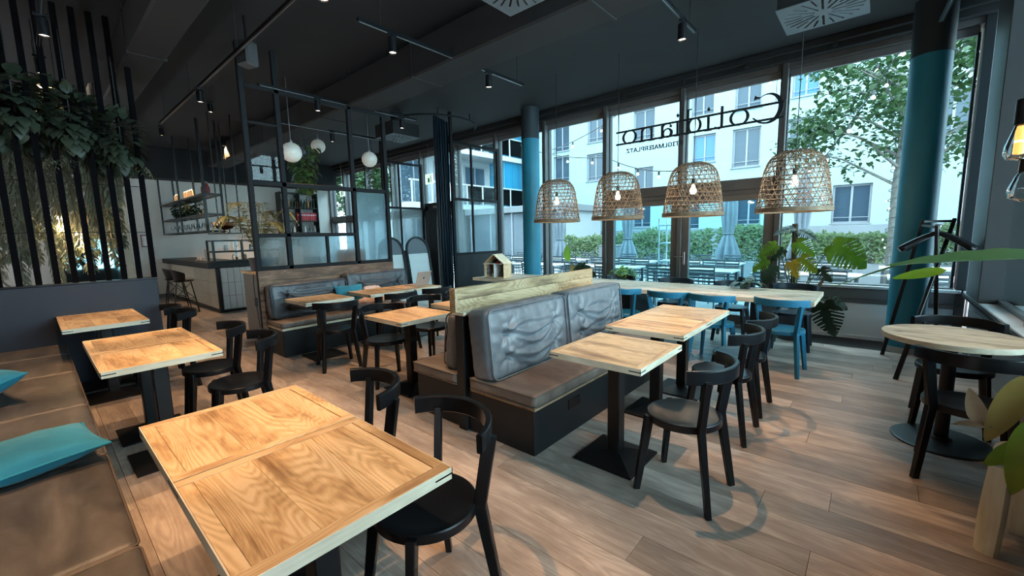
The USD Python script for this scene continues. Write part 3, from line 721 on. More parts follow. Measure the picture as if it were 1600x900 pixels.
def pillow(label, loc, rx, ry, rz, hw, hh, thick, seed):
    t = thing('teal_pillow', label, 'cushion', loc)
    n = 30; u = np.linspace(-1, 1, n + 1); U, W = np.meshgrid(u, u, indexing='ij')
    prof = np.clip((1 - U ** 2), 0, 1) ** .45 * np.clip((1 - W ** 2), 0, 1) ** .45
    ear = 1 - .07 * (1 - U ** 2) * (np.abs(W)) ** 3; ear2 = 1 - .07 * (1 - W ** 2) * np.abs(U) ** 3
    X, Y = U * hw * ear2, W * hh * ear
    nz = meshkit.fbm(np.stack([X * 7, Y * 7, X * 0 + seed], -1), 4, seed) - .5
    M = T(0, 0, 0, rx, ry, rz)
    mb = MB()
    for sg in (1, -1):
        Z = sg * (thick * prof + nz * .03 * prof) + .0
        P = np.stack([X, Y, Z], -1); P = P if sg > 0 else P[::-1]; mb.grid(P)
    mb.moved(M).build('cover', 'teal_velvet', t, smooth=True)
    e = [(X[i, 0], Y[i, 0], 0) for i in range(n + 1)] + [(X[-1, j], Y[-1, j], 0) for j in range(1, n + 1)] + [(X[i, -1], Y[i, -1], 0) for i in range(n - 1, -1, -1)] + [(X[0, j], Y[0, j], 0) for j in range(n - 1, -1, -1)]
    MB().tube(e, .006, 6, cap=False).moved(M).build('piping', 'teal_piping', t, smooth=True)
pillow('large teal velvet pillow with piping lying on the near sofa cushion', (-2.93, -.125, .530), Dg(3), Dg(-2), Dg(8), .245, .245, .075, 1)
pillow('teal velvet pillow cut by the left edge of the picture, on the sofa further back', (-4.37, -.36, .57), Dg(18), Dg(-6), Dg(14), .24, .22, .085, 2)

# --- double sided bench in the middle -----------------------------------------
def tufted(t, c, w, h, th, face, mat_, seed, lean=.06, tufts=None):
    """upright leather back cushion; face: +1 looks to +x, -1 to -x; w along y"""
    m = round_box((w / 2, th / 2, h / 2), min(.05, th * .4), 70, bulge=(.01, .03, .012), wr=.005, seed=seed, wscale=(4, 4, 5.5),
                  tufts=tufts if tufts is not None else [(-w * .31, h * .13), (w * .31, h * .13), (-w * .30, -h * .2), (w * .30, -h * .2)], tdepth=.030, ts=.022)
    M = T(c[0], c[1], c[2]) @ T(rz=-PI / 2 if face > 0 else PI / 2) @ T(rx=lean)
    m.apply_transform(M); o = obj('back_cushion', m, mat_, t, smooth=True)
    P = np.array(loop_rect(w / 2 - .012, h / 2 - .012, th / 2 + .004, .05)); P = P @ M[:3, :3].T + M[:3, 3]
    MB().tube(P, .006, 6, cap=False).build('piping', mat_, o, smooth=True)
    return o
t = thing('double_bench', 'black double sided bench with grey leather cushions and a pale wood divider', 'bench')
YA, YB = 2.06, 4.12
MB().box(-2.30, -1.655, YA + .03, YB, 0, .325, b=.005).build('base', 'black_panel', t)
MB().box(-2.94, -2.34, YA + .03, YB, 0, .345, b=.005).build('base', 'black_panel', t)
MB().box(-2.385, -2.30, YA, YB - .02, 0, .905, b=.004).build('centre_panel', 'black_panel', t)
MB().box(-2.41, -2.28, YA - .005, YB - .02, .905, .93, b=.002).build('ledge_board', 'edge_wood_y', t)
MB().box(-2.26, -1.64, YA + .02, YB, .325, .352, b=.002).build('seat_board', 'pale_board', t)
for i, (za, zb) in enumerate(((.932, 1.022), (1.024, 1.112))):
    MB().box(-2.372, -2.335, YA - .02, 4.02, za, zb, b=.002).build('divider_board', 'pale_board', t)
MB().box(-2.385, -2.322, YA - .045, YA - .02, .932, 1.112, b=.002).build('end_board', 'pale_board', t)
m = round_box((.315, 1.03, .047), .02, 26, bulge=(.003, 0, .012), wr=.004, seed=21, wscale=(5, 5, 5)); m.apply_translation((-1.93, YA + 1.02, .40))
cu = obj('seat_cushion', m, 'leather_seat', t, smooth=True)
for zz in (.438, .362): MB().tube([(x - 1.93, y + YA + 1.02, zz) for x, _, y in loop_rect(.314, 1.029, 0, .02)], .004, 6, cap=False).build('piping', 'piping_leather', cu, smooth=True)
m = round_box((.28, 1.03, .047), .02, 22, bulge=(.003, 0, .010), wr=.004, seed=22); m.apply_translation((-2.67, YA + 1.02, .395))
cu = obj('seat_cushion', m, 'leather_seat', t, smooth=True)
for zz in (.433, .357): MB().tube([(x - 2.67, y + YA + 1.02, zz) for x, _, y in loop_rect(.279, 1.029, 0, .02)], .004, 6, cap=False).build('piping', 'piping_leather', cu, smooth=True)
tufted(t, (-2.13, YA + .49, .70), .99, .53, .22, 1, 'leather_grey', 31, lean=.10)
tufted(t, (-2.13, YA + 1.52, .70), 1.02, .54, .22, 1, 'leather_grey', 32, lean=.10)
tufted(t, (-2.495, YA + .53, .66), .98, .46, .15, -1, 'leather_grey', 33, lean=.12)
tufted(t, (-2.495, YA + 1.54, .66), .98, .46, .15, -1, 'leather_grey', 34, lean=.12)
pl = MB().box(-1.656, -1.650, 2.50, 2.66, .19, .27, b=.002).build('socket_plate', 'black_paint', t)
for y in (2.545, 2.615): MB().lathe([(0, 0), (.026, 0), (.026, .004), (.02, .001), (0, .001)], (-1.6505, y, .23), 20, 'x').build('socket', 'cable_black', pl, smooth=40)
# --- bench at the rear partition ---------------------------------------------
t = thing('wall_bench', 'black bench with dark tufted leather cushions against the old wood panelled partition', 'bench')
YA, YB = 1.95, 3.98
MB().box(-6.10, -5.62, YA + .04, YB, 0, .345, b=.005).build('base', 'black_panel', t)
MB().box(-6.10, -5.60, YA + .03, YB, .345, .375, b=.002).build('seat_board', 'edge_wood_y', t)
m = round_box((.26, 1.0, .04), .02, 20, bulge=(.003, 0, .01), wr=.004, seed=41); m.apply_translation((-5.85, YA + 1.02, .415))
obj('seat_cushion', m, 'leather_seat', t, smooth=True)
tufted(t, (-6.00, YA + .56, .68), 1.06, .47, .20, 1, 'leather_dark', 42, lean=.12)
tufted(t, (-6.00, YA + 1.62, .72), 1.06, .52, .20, 1, 'leather_dark', 43, lean=.12)
pillow('teal velvet pillow leaning on the rear bench behind the tables', (-5.80, 3.02, .665), Dg(68), 0, Dg(84), .20, .16, .06, 4)
# pink cloth on the bench
t = thing('folded_jacket', 'dusty pink jacket lying on the rear bench under the laptop table', 'jacket', (-5.78, 3.30, .468))
m = round_box((.16, .30, .07), .05, 40, bulge=(.02, .02, .03), wr=.03, seed=51, wscale=(8, 8, 8)); m.apply_translation((0, 0, .06)); ob = obj('body', m, 'cloth_pink', t, smooth=True)
m = round_box((.05, .22, .04), .03, 40, wr=.02, seed=52, wscale=(10, 10, 10)); m.apply_transform(T(.14, .05, .02, rz=.3)); obj('sleeve', m, 'cloth_pink', t, smooth=True)
m = round_box((.12, .14, .05), .04, 40, wr=.03, seed=53, wscale=(10, 10, 10)); m.apply_transform(T(-.12, .1, .20, ry=-.8)); obj('hood', m, 'cloth_pink', t, smooth=True)
plain('duct_grey', (.05, .052, .056), .5)
# ------------------------------------------------------------------ partition above the rear bench
t = thing('partition', 'tall black metal partition with reeded glass above the rear bench, old wood below', 'partition')
PXp = -6.15
for y, zt in ((1.955, CZ), (2.36, CZ), (3.37, 3.46), (3.95, 3.46)):
    MB().box(PXp - .03, PXp + .03, y - .03, y + .03, 0 if y in (1.955, 3.95) else 1.1, zt, b=.004).build('post', 'frame_metal', t)
def rail(y0, y1, z, w=.05): MB().box(PXp - .03, PXp + .03, y0, y1, z - w / 2, z + w / 2, b=.004).build('rail', 'frame_metal', t)
rail(1.985, 3.92, 1.12); rail(1.985, 3.34, 1.56); rail(1.985, 3.92, 2.24, .06); rail(1.985, 3.92, 3.44)
MB().box(PXp - .02, PXp + .02, 2.88, 2.92, 1.145, 1.535, b=.003).build('glazing_bar', 'frame_metal', t)
MB().sheet(PXp - .006, PXp + .006, 1.99, 2.33, 2.28, 3.4).build('clear_pane', 'clear_glass', t)
rail(1.985, 2.33, 3.0, .03)
for a, b, za, zb in ((1.99, 2.88, 1.145, 1.535), (2.92, 3.34, 1.145, 1.535), (3.40, 3.92, 1.145, 2.21)):
    MB().box(PXp - .006, PXp + .006, a, b, za, zb).build('reeded_pane', 'reeded_glass', t)
for i in range(8):
    MB().box(PXp - .028, PXp + .032 + .004 * (i % 2), 1.93, 3.98, .0 + i * .137, .0 + i * .137 + .135, b=.002).build('wall_board', 'old_board', t)
MB().box(PXp - .35, PXp - .03, 1.93, 2.0, 1.05, 1.075, b=.003).build('side_shelf', 'toy_wood', t)
MB().tube([(PXp - .10, 1.915, 1.05), (PXp - .09, 1.905, .9), (PXp - .05, 1.9, .65), (PXp + .02, 1.9, .35)], .006, 6).build('cable', 'cable_black', t, smooth=True)
MB().box(PXp - .08, PXp - .04, 1.89, 1.92, .62, .74, b=.006).build('cable_switch', 'cable_black', t)
# side board behind the partition, with boxes
t = thing('side_board', 'grey side board behind the reeded glass of the partition', 'cabinet', (-6.85, 2.85, 0))
MB().box(-.28, .28, -.8, .95, .06, 1.02, b=.006).build('body', 'panel_grey', t)
MB().box(-.30, .30, -.82, .97, 1.02, 1.05, b=.004).build('top_board', 'toy_wood', t)
for y in (-.35, .1, .55): MB().box(.28, .295, y - .2, y + .2, .1, .98, b=.003).build('cabinet_front', 'panel_grey', t)
for (y, w, h, l) in ((2.62, .26, .34, 'pale cardboard box blurred behind the long reeded pane of the partition'), (3.62, .36, .26, 'brown cardboard box blurred behind the tall reeded pane of the partition')):
    t = thing('cardboard_box', l, 'box', (-6.8, y, 1.05))
    MB().box(-.13, .13, -w / 2, w / 2, 0, h, b=.004).build('carton', 'pot' if h < .3 else 'ceramic_white', t)
    MB().box(-.131, .131, -.025, .025, h - .001, h + .002).build('tape', 'ceramic_white', t)

# ------------------------------------------------------------------ low navy wall with plant screen
lw = thing('plant_screen', 'low navy wall with tall black slats in front of hanging greenery', 'partition')
MB().box(-6.57, -6.46, -2.6, .955, 0, 1.075, b=.004).build('low_wall', 'navy_wall', lw)
MB().box(-6.575, -6.455, -2.6, .96, 1.075, 1.09, b=.002).build('cap_rail', 'black_paint', lw)
y = .942
for i in range(14):
    MB().box(-6.54, -6.49, y - .024, y + .024, 1.09, CZ, b=.003).build('slat', 'slat_black', lw); y -= .1315
for z in (1.624, 2.147): MB().tube([(-6.515, -1.0, z), (-6.515, .93, z)], .004, 6).build('wire', 'cable_black', lw)
def leaf_shape(n=6, wid=.34):
    """pointed leaf of unit length along +x, slightly folded"""
    s_ = np.linspace(0, 1, n); w = wid * np.sin(PI * s_ ** .8) * (1 - .15 * s_)
    mid = np.stack([s_, 0 * s_, .10 * np.sin(PI * s_) - .12 * s_ ** 2], 1)
    l = mid + np.stack([0 * s_, w, .10 * w], 1); r_ = mid + np.stack([0 * s_, -w, .10 * w], 1)
    return np.stack([l, mid, r_], 1)
LEAF = leaf_shape()
SMALL = leaf_shape(3, .3)
def put_leaf(mb, L, p, d, up, s, wid=1.0):
    d = np.array(d, float); d /= np.linalg.norm(d); up = np.array(up, float)
    y = np.cross(up, d); 
    if np.linalg.norm(y) < 1e-3: y = np.cross((1.0, 0, 0), d)
    y /= np.linalg.norm(y); z = np.cross(d, y)
    q = L * [s, s * wid, s]
    mb.grid(q @ np.stack([d, y, z]) + np.array(p, float))
def garland(loc, length, radius, seed, label, m, leafs=260, size=.05, spread=1.0, hang=.9, group=None):
    r_ = np.random.RandomState(seed); t = thing('hanging_garland', label, 'plant', loc, group=group)
    n = 12; zz = -np.linspace(0, length, n)
    st = np.stack([.03 * np.sin(zz * 3 + seed), .03 * np.cos(zz * 2.3 + seed), zz], 1)
    MB().tube(st, .006, 5).build('stem', 'stem_brown', t, smooth=True)
    mb = MB()
    for i in range(leafs):
        u = r_.rand(); k = u * (n - 1); a = int(min(k, n - 2)); p = st[a] + (st[a + 1] - st[a]) * (k - a)
        th = r_.rand() * 2 * PI; rr = radius * (1 - .55 * u) * (.3 + .7 * r_.rand())
        d = np.array([math.cos(th), math.sin(th), -hang - r_.rand() * .7]); 
        put_leaf(mb, SMALL, p + np.array([math.cos(th), math.sin(th), 0]) * rr * .5 + [0, 0, -.02 * r_.rand()], d, (math.cos(th + 1), math.sin(th + 1), 1), size * (.6 + .9 * r_.rand()), spread)
    mb.build('foliage', m, t, smooth=True, kind='stuff')
GR = 'pale feathery garlands behind the slats'
rg = random.Random(11)
for i in range(13):
    y = .80 - i * .105 + rg.uniform(-.02, .02); L = [1.15, 1.1, 1.45, 1.3, 1.6, 1.75, 1.9, 1.65, 1.95, 1.75, 1.95, 1.85, 1.9][i]
    garland((-6.78 - rg.uniform(0, .35), y, 3.05 + rg.uniform(-.1, .1)), L, .10, 100 + i, f'pale feathery garland behind the black slats, {ORD[i]} from the right', 'leaf_garland', 1000, .068, .36, 1.2, GR)
GR3 = 'dark garlands in the second layer behind the slats'
for i in range(13):
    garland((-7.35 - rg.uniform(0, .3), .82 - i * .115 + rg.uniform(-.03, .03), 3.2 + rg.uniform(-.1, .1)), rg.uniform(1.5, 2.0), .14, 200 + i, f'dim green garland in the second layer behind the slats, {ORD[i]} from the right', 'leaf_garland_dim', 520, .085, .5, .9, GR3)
GR2 = 'dark leafy clumps at the top of the slat screen'
for i in range(12):
    y = .80 - i * .125; z = 2.50 + .40 * math.sin(min(1, (i + 1) / 5) * PI / 2) - .10 * (i % 2)
    r_ = np.random.RandomState(300 + i); t = thing('leafy_clump', f'dark green leafy clump crowning the slatted plant screen, {ORD[i]} from the right', 'plant', (-6.46 - .20 * (i % 3), y, z), group=GR2)
    MB().tube([(0, 0, .9 if z + .9 < CZ else CZ - z - .01), (.01, 0, .4), (0, 0, 0)], .006, 5).build('hanging_cord', 'cable_black', t)
    mb = MB()
    for k in range(230):
        v = r_.randn(3); v /= np.linalg.norm(v); v *= [.20, .18, .34]; d = v * [1, 1, .6] + [0, 0, -.10]
        put_leaf(mb, LEAF, v * .8, d, (0, 0, 1), .11 * (.6 + .8 * r_.rand()), .8 + .6 * r_.rand())
    mb.build('foliage', 'leaf_garland_green', t, smooth=True, kind='stuff')
def fern(mb, p, yaw, length, rise, drop, npin, plen, seed):
    """one pinnate frond into mb"""
    r_ = np.random.RandomState(seed); s_ = np.linspace(0, 1, npin)
    c, s = math.cos(yaw), math.sin(yaw)
    x = length * s_; z = rise * np.sin(s_ * PI * .62) - drop * s_ ** 2
    pts = np.stack([x * c, x * s, z], 1) + np.array(p)
    for i in range(1, npin):
        t_ = pts[i] - pts[i - 1]; t_ /= np.linalg.norm(t_); side = np.cross(t_, (0, 0, 1.0)); side /= np.linalg.norm(side)
        L = plen * math.sin(PI * (s_[i] * .82 + .12)) + .01
        for sg in (-1, 1): put_leaf(mb, SMALL, pts[i], side * sg + t_ * .55 + np.array([0, 0, -.25]), (0, 0, 1), L * (.9 + .2 * r_.rand()), .62)
    return pts
for i, (y, z, yaw, l) in enumerate(((.36, 2.42, -.6, 'pale fan shaped fern frond hanging in the middle of the slatted plant screen'), (.86, 2.42, .4, 'small fern frond poking out past the last slat of the plant screen'))):
    t = thing('fern_frond', l, 'plant', (-6.62, y, z)); mb = MB(); st = MB()
    for k in range(4):
        pts = fern(mb, (0, 0, 0), yaw + k * .5 - .9, .22, .05, .22, 10, .09, 40 + k + i); st.tube(pts, .003, 4)
    mb.build('foliage', 'leaf_garland', t, smooth=True, kind='stuff'); st.build('stem', 'stem', t, smooth=True)
    MB().tube([(0, 0, 0), (-.03, 0, .4), (-.05, 0, .8)], .004, 5).build('hanging_cord', 'cable_black', t)
# warm lamps among the greenery
for i, (y, z, l) in enumerate(((.27, 1.78, 'small warm lamp glowing among the garlands, upper left of two'), (.40, 1.60, 'small warm lamp glowing among the garlands, lower right of two'))):
    t = thing('plant_lamp', l, 'lamp', (-7.15, y, z))
    MB().lathe([(.0, .05), (.022, .045), (.036, 0), (.022, -.04), (0, -.045)], k=16).build('bulb', 'bulb_warm', t, smooth=True)
    MB().tube([(0, 0, .05), (0, 0, .4), (.0, 0, CZ - z)], .005, 6).build('cable', 'cable_black', t)
    point_lamp(t, -.10, 5.0, (1, .72, .40))
t = thing('arched_mirror', 'black framed arched mirror standing behind the slatted plant screen', 'mirror', (-8.2, .55, 0))
def arch(w, h, n=24): 
    a = np.linspace(0, PI, n); return Polygon([(-w / 2, 0), (w / 2, 0)] + [(w / 2 * math.cos(q), h - w / 2 + w / 2 * math.sin(q)) for q in a])
Mx = T(rz=PI / 2) @ T(rx=PI / 2)
MB().prism(arch(.62, 1.62).difference(arch(.54, 1.58)), .04, Mx).build('frame', 'black_paint', t)
MB().prism(arch(.54, 1.58), .01, Mx).build('mirror_glass', 'mirror', t)

# ------------------------------------------------------------------ bar
t = thing('bar_counter', 'L shaped bar counter with pale ribbed panels and a dark top', 'bar')
BX, BY = -10.32, 2.48
MB().box(-14.75, BX - .03, BY + .05, BY + .6, .04, .94).build('body', 'panel_grey', t)
MB().box(BX - .6, BX - .05, BY + .05, 5.6, .04, .94).build('body', 'panel_grey', t)
plain('panel_cream', (.62, .60, .50), .35, var=.05)
plain('panel_pale', (.58, .59, .58), .4, var=.05)
x = BX - .06
while x > -14.7:
    for z0, z1 in ((.06, .34), (.345, .62), (.625, .94)): MB().box(max(-14.75, x - .62) + .004, x - .004, BY + .02, BY + .05, z0, z1, b=.003).build('side_tile', 'panel_cream', t)
    x -= .62
y = BY + .08
while y < 5.5:
    for z0, z1 in ((.06, .34), (.345, .62), (.625, .94)): MB().box(BX - .05, BX - .02, y + .003, y + .117, z0, z1, b=.004).build('front_tile', 'panel_pale', t)
    y += .12
MB().box(BX - .06, BX + .01, BY, BY + .07, 0, .97, b=.004).build('corner_trim', 'black_paint', t)
MB().box(-14.75, BX - .06, BY, BY + .06, 0, .05, b=.003).build('skirting', 'black_paint', t)
MB().box(BX - .07, BX + .0, BY + .07, 5.6, 0, .05, b=.003).build('skirting', 'black_paint', t)
MB().box(-14.75, BX + .03, BY - .14, BY + .62, .94, 1.06, b=.006).build('counter_top', 'black_panel', t)
MB().box(BX - .62, BX + .03, BY + .62, 5.6, .94, 1.06, b=.006).build('counter_top', 'black_panel', t)
t = thing('display_case', 'glass display case with black frame standing on the bar corner', 'display case', (0, 0, 1.06))
cx0, cx1, cy0, cy1, ch = BX - .45, BX, BY - .02, 4.2, .46
for xx in (cx0, cx1 - .03):
    for yy in (cy0, (cy0 + cy1) / 2 - .35, cy1 - .03): MB().box(xx, xx + .04, yy, yy + .04, 0, ch, b=.003).build('upright', 'black_paint', t)
for z in (0, .2, ch - .03): MB().box(cx0, cx1, cy0, cy1, z, z + .03, b=.003).build('shelf', 'black_paint' if z != .2 else 'window_dark', t)
MB().sheet(cx1 - .016, cx1 - .012, cy0 + .03, cy1 - .03, .03, ch - .03).build('pane', 'clear_glass', t)
MB().sheet(cx0 + .03, cx1 - .03, cy0 + .012, cy0 + .016, .03, ch - .03).build('pane', 'clear_glass', t)
for i in range(8):
    t = thing('glass_jar', f'small jar inside the bar display case, {ORD[i]} from the corner', 'jar', (BX - .2 - .08 * (i % 2), 2.75 + i * .17, 1.0902 if i % 3 else 1.2902), group='jars in the display case')
    MB().lathe([(0, 0), (.035, 0), (.04, .02), (.04, .09), (.03, .105), (.03, .11)], k=16).build('jar_body', ('ceramic_white', 'clear_glass', 'amber')[i % 3], t, smooth=40)
    MB().lathe([(0, .11), (.033, .11), (.033, .125), (0, .125)], k=16).build('lid', 'steel', t, smooth=40)
for i in range(3):
    t = thing('cup_stack', f'stack of white paper cups on the bar, {ORD[i]} from the display case', 'cups', (BX - .75 - .13 * i, BY + .05 + .03 * i, 1.06), group='cup stacks on the bar')
    pr = []
    for k in range(9): pr += [(.036, k * .03), (.044, k * .03 + .028), (.046, k * .03 + .03)]
    MB().lathe([(0, 0)] + pr + [(0, .27)], k=18).build('cups', 'ceramic_white', t, smooth=30)
for i in range(5):
    t = thing('coffee_cup', f'white coffee cup on the far part of the bar, {ORD[i]} from the cup stacks', 'cup', (-11.35 - .16 * i, BY + .1 + .05 * (i % 2), 1.06), group='coffee cups on the bar')
    MB().lathe([(0, .004), (.05, 0), (.07, .01), (.07, .014), (.03, .012), (.042, .06), (.045, .075), (.04, .075), (.03, .02), (0, .018)], k=18).build('cup_bowl', 'ceramic_white', t, smooth=30)
    MB().tube([(.04, 0, .065), (.065, 0, .06), (.062, 0, .035), (.036, 0, .03)], .005, 6).build('handle', 'ceramic_white', t, smooth=True)
# bar stools
def stool(label, x, y, rz):
    t = thing('bar_stool', label, 'stool', (x, y, 0), rz)
    n, k = 17, 9; u = np.linspace(-1, 1, n); w = np.linspace(0, 1, k); U, W = np.meshgrid(u, w, indexing='ij')
    X = .22 * np.sin(U * 1.75) * (1 - .05 * W); Y = .20 * np.cos(U * 1.75) ; Z = .66 + W * (.10 + .16 * np.cos(U * 1.2))
    P = np.stack([X * (.75 + .3 * W), Y * (.75 + .3 * W), Z], -1); Q = P * [.94, .94, 1]
    MB().grid(P).grid(Q[::-1]).build('shell', 'black_paint', t, smooth=True)
    MB().lathe([(0, .655), (.17, .66), (.19, .675), (.17, .69), (0, .685)], k=24).build('seat', 'black_paint', t, smooth=30)
    for sx in (-1, 1):
        for sy in (-1, 1):
            MB().tube([(sx * .12, sy * .12, .66), (sx * .21, sy * .21, 0)], .010, 6).build('leg', 'black_metal', t)
    mb = MB()
    for a, b in (((-1, -1), (1, -1)), ((1, -1), (1, 1)), ((1, 1), (-1, 1)), ((-1, 1), (-1, -1))):
        mb.tube([(a[0] * .175, a[1] * .175, .27), (b[0] * .175, b[1] * .175, .27)], .007, 6); mb.tube([(a[0] * .125, a[1] * .125, .62), (b[0] * .165, b[1] * .165, .3)], .006, 5)
    mb.build('foot_rail', 'black_metal', t)
stool('black bucket seat bar stool at the bar, nearer of two', -11.15, 2.08, Dg(170))
stool('black bucket seat bar stool at the bar, half hidden behind its neighbour', -11.95, 2.08, Dg(176))
# hanging rack over the bar
t = thing('hanging_rack', 'black metal shelf rack hanging from the ceiling over the bar', 'shelf')
RX0, RX1, RY0, RY1 = -14.7, -10.45, 2.45, 2.76
for x in np.linspace(RX0, RX1, 3):
    for y in (RY0, RY1): MB().box(x - .018, x + .018, y - .018, y + .018, 1.69, CZ, b=.002).build('hanging_post', 'black_paint', t)
for z in (1.71, 2.06, 2.47):
    for y in (RY0, RY1): MB().box(RX0, RX1, y - .018, y + .018, z - .018, z + .018, b=.002).build('rail', 'black_paint', t)
    for x in np.linspace(RX0, RX1, 3): MB().box(x - .016, x + .016, RY0, RY1, z - .016, z + .016, b=.002).build('rail', 'black_paint', t)
for z in (2.06, 2.47): MB().box(RX0, RX1, RY0 + .02, RY1 - .02, z - .006, z + .006).build('shelf_plate', 'black_paint', t)
MB().box(RX0, RX1, RY0 + .02, RY1 - .02, 1.705, 1.712).build('shelf_plate', 'clear_glass', t)
def bottle(x, y, z, h, m, label, group, neck=.35):
    t = thing('bottle', label, 'bottle', (x, y, z), group=group); r = h * .13
    MB().lathe([(0, 0), (r, 0), (r, h * .6), (r * .9, h * .66), (r * .36, h * .78), (r * .33, h * .97), (0, h * .97)], k=14).build('bottle_body', m, t, smooth=35)
    MB().lathe([(r * .4, h * .9), (r * .4, h), (0, h)], k=12).build('cap', 'steel', t, smooth=30)
for i in range(4): bottle(-10.95 - .12 * i, 2.62 + .06 * (i % 2), 2.478, .30, 'red_frame', f'dark red bottle on the hanging rack over the bar, {ORD[i]} from the near end', 'dark red bottles on the rack')
for i in range(7):
    t = thing('candle', f'orange glowing candle on the hanging rack over the bar, {ORD[i]} from the right', 'candle', (-12.05 - .17 * i if i < 5 else -13.5 - .2 * (i - 5), 2.6, 2.478), group='candles on the rack')
    MB().lathe([(0, 0), (.03, 0), (.03, .20), (0, .20)], k=12).build('candle_body', 'candle', t, smooth=30)
    MB().lathe([(.006, .20), (.008, .215), (0, .235)], k=8).build('flame', 'bulb_warm', t)
for i in range(16):
    t = thing('stemmed_glass', f'clear stemmed glass in the lowest tier of the hanging rack, {ORD[i]} from the near end', 'glass', (-10.8 - .23 * i, 2.53 + .14 * (i % 2), 1.712), group='glasses in the rack')
    MB().lathe([(0, 0), (.03, 0), (.004, .01), (.004, .08), (.03, .11), (.038, .15), (.033, .2)], k=14).build('glass_bowl', 'clear_glass', t, smooth=30)
for i, (x, l) in enumerate(((-12.2, 'dark leafy plant on the hanging rack, below the row of candles'), (-13.2, 'dark leafy plant at the far end of the hanging rack'))):
    t = thing('rack_plant', l, 'plant', (x, 2.62, 2.07)); r_ = np.random.RandomState(70 + i)
    MB().lathe([(0, 0), (.06, 0), (.08, .1), (.07, .1), (0, .09)], k=16).build('pot', 'pot_dark', t, smooth=30)
    mb = MB()
    for k in range(150):
        v = r_.randn(3); v /= np.linalg.norm(v); v *= [.42, .16, .17]; put_leaf(mb, LEAF, v + [0, 0, .22], v + [0, 0, -.1], (0, 0, 1), .12, .8)
    mb.build('foliage', 'leaf_dark', t, smooth=True, kind='stuff')
t = thing('copper_bowl', 'wide copper punch bowl on a foot at the near end of the rack', 'bowl', (-9.93, 2.62, 1.66))
MB().lathe([(0, 0), (.08, 0), (.08, .012), (.025, .03), (.02, .06), (.12, .085), (.20, .14), (.225, .21), (.213, .212), (.185, .15), (.11, .10), (0, .09)], k=40).build('bowl_body', 'copper', t, smooth=30)
MB().box(-.4, .35, -.2, .2, -.02, -.001, b=.003).build('tray', 'black_paint', t)
for sx in (-.38, .33):
    for sy in (-.18, .18): MB().box(sx - .01, sx + .01, sy - .01, sy + .01, -.02, CZ - 1.70, b=.002).build('tray_hanger', 'black_paint', t)
# back bar shelf
t = thing('bottle_shelf', 'black wall shelf with bottles and red packs on the back wall behind the bar', 'shelf', (0, 0, 0))
for y in (5.40, 5.98, 6.56): MB().box(-14.78, -14.40, y - .015, y + .015, 1.70, 3.02, b=.002).build('upright', 'black_paint', t)
for z in (1.72, 2.10, 2.52, 3.0): MB().box(-14.78, -14.42, 5.40, 6.56, z - .015, z + .012, b=.002).build('shelf_plate', 'black_paint', t)
for i in range(11): bottle(-14.54, 5.47 + i * .103, 2.532, .30, ('bottle_dark', 'bottle_dark', 'amber')[i % 3], f'bottle on the upper wall shelf behind the bar, {ORD[i]} from the left', 'bottles on the wall shelf')
for i in range(9):
    t = thing('red_pack', f'red pack on the wall shelf behind the bar, {ORD[i]} from the left', 'package', (-14.54, 5.93 + i * .072, 2.112), group='red packs on the wall shelf')
    MB().box(-.05, .05, -.034, .034, 0, .26, b=.004).build('pack', 'red_pack', t); MB().box(.0502, .0512, -.03, .03, .17, .2).build('pack_label', 'ceramic_white', t)
for i in range(10):
    t = thing('carafe', f'carafe on the lowest wall shelf behind the bar, {ORD[i]} from the left', 'glass', (-14.56, 5.47 + i * .112, 1.732), group='carafes on the wall shelf')
    MB().lathe([(0, 0), (.035, 0), (.04, .1), (.02, .17), (.026, .22)], k=12).build('carafe_body', 'ceramic_white' if i % 3 == 0 else 'clear_glass', t, smooth=30)
t = thing('wall_frame', 'thin dark red picture frame on the back wall seen between two slats', 'picture', (-14.78, 2.07, 1.39))
for a, b, c, e in ((-.11, .11, 0, .02), (-.11, .11, .30, .32), (-.11, -.09, .02, .30), (.09, .11, .02, .30)): MB().box(-.01, .015, a, b, c, e, b=.002).build('frame_bar', 'red_frame', t)
MB().box(-.012, -.004, -.09, .09, .02, .30).build('print', 'ceramic_white', t)

# palm like plant behind the partition, hanging plants
t = thing('fern_plant', 'feathery fern plant rising from a planter behind the rear partition', 'plant', (-6.72, 2.16, 1.05))
MB().lathe([(0, 0), (.11, 0), (.14, .2), (.13, .2), (0, .18)], k=24).build('pot', 'pot_dark', t, smooth=30)
st = MB()
for k in range(15):
    mb = MB(); pts = fern(mb, (0, 0, .2), k * 2.4, .36 + .09 * (k % 3), .92 - .09 * (k % 5), .30, 20, .14, 400 + k)
    mb.tube(pts, .004, 5); mb.build('frond', 'leaf_fern', t, smooth=True)
def trailing(name, label, loc, n, w, h, m, seed, size=.07):
    t = thing(name, label, 'plant', loc); r_ = np.random.RandomState(seed)
    MB().lathe([(0, 0), (.09, 0), (.12, .15), (.11, .15), (0, .13)], k=20).build('pot', 'pot_dark', t, smooth=30)
    for s in (-1, 1): MB().tube([(s * .11, 0, .15), (0, 0, .5), (0, 0, CZ - loc[2])], .004, 5).build('hanging_cord', 'cable_black', t)
    mb = MB()
    for k in range(n):
        th = r_.rand() * 2 * PI; u = r_.rand(); rr = w * (.5 + .5 * r_.rand()) * (1 - .5 * u)
        put_leaf(mb, LEAF, (rr * math.cos(th), rr * math.sin(th), .2 - u * h), (math.cos(th), math.sin(th), -.8), (0, 0, 1), size * (.6 + .8 * r_.rand()))
    mb.build('foliage', m, t, smooth=True, kind='stuff'); return t
trailing('trailing_plant', 'trailing ivy plant hanging right behind the largest globe lamp', (-7.3, 3.15, 2.85), 240, .26, .75, 'leaf_ivy', 1, .10)
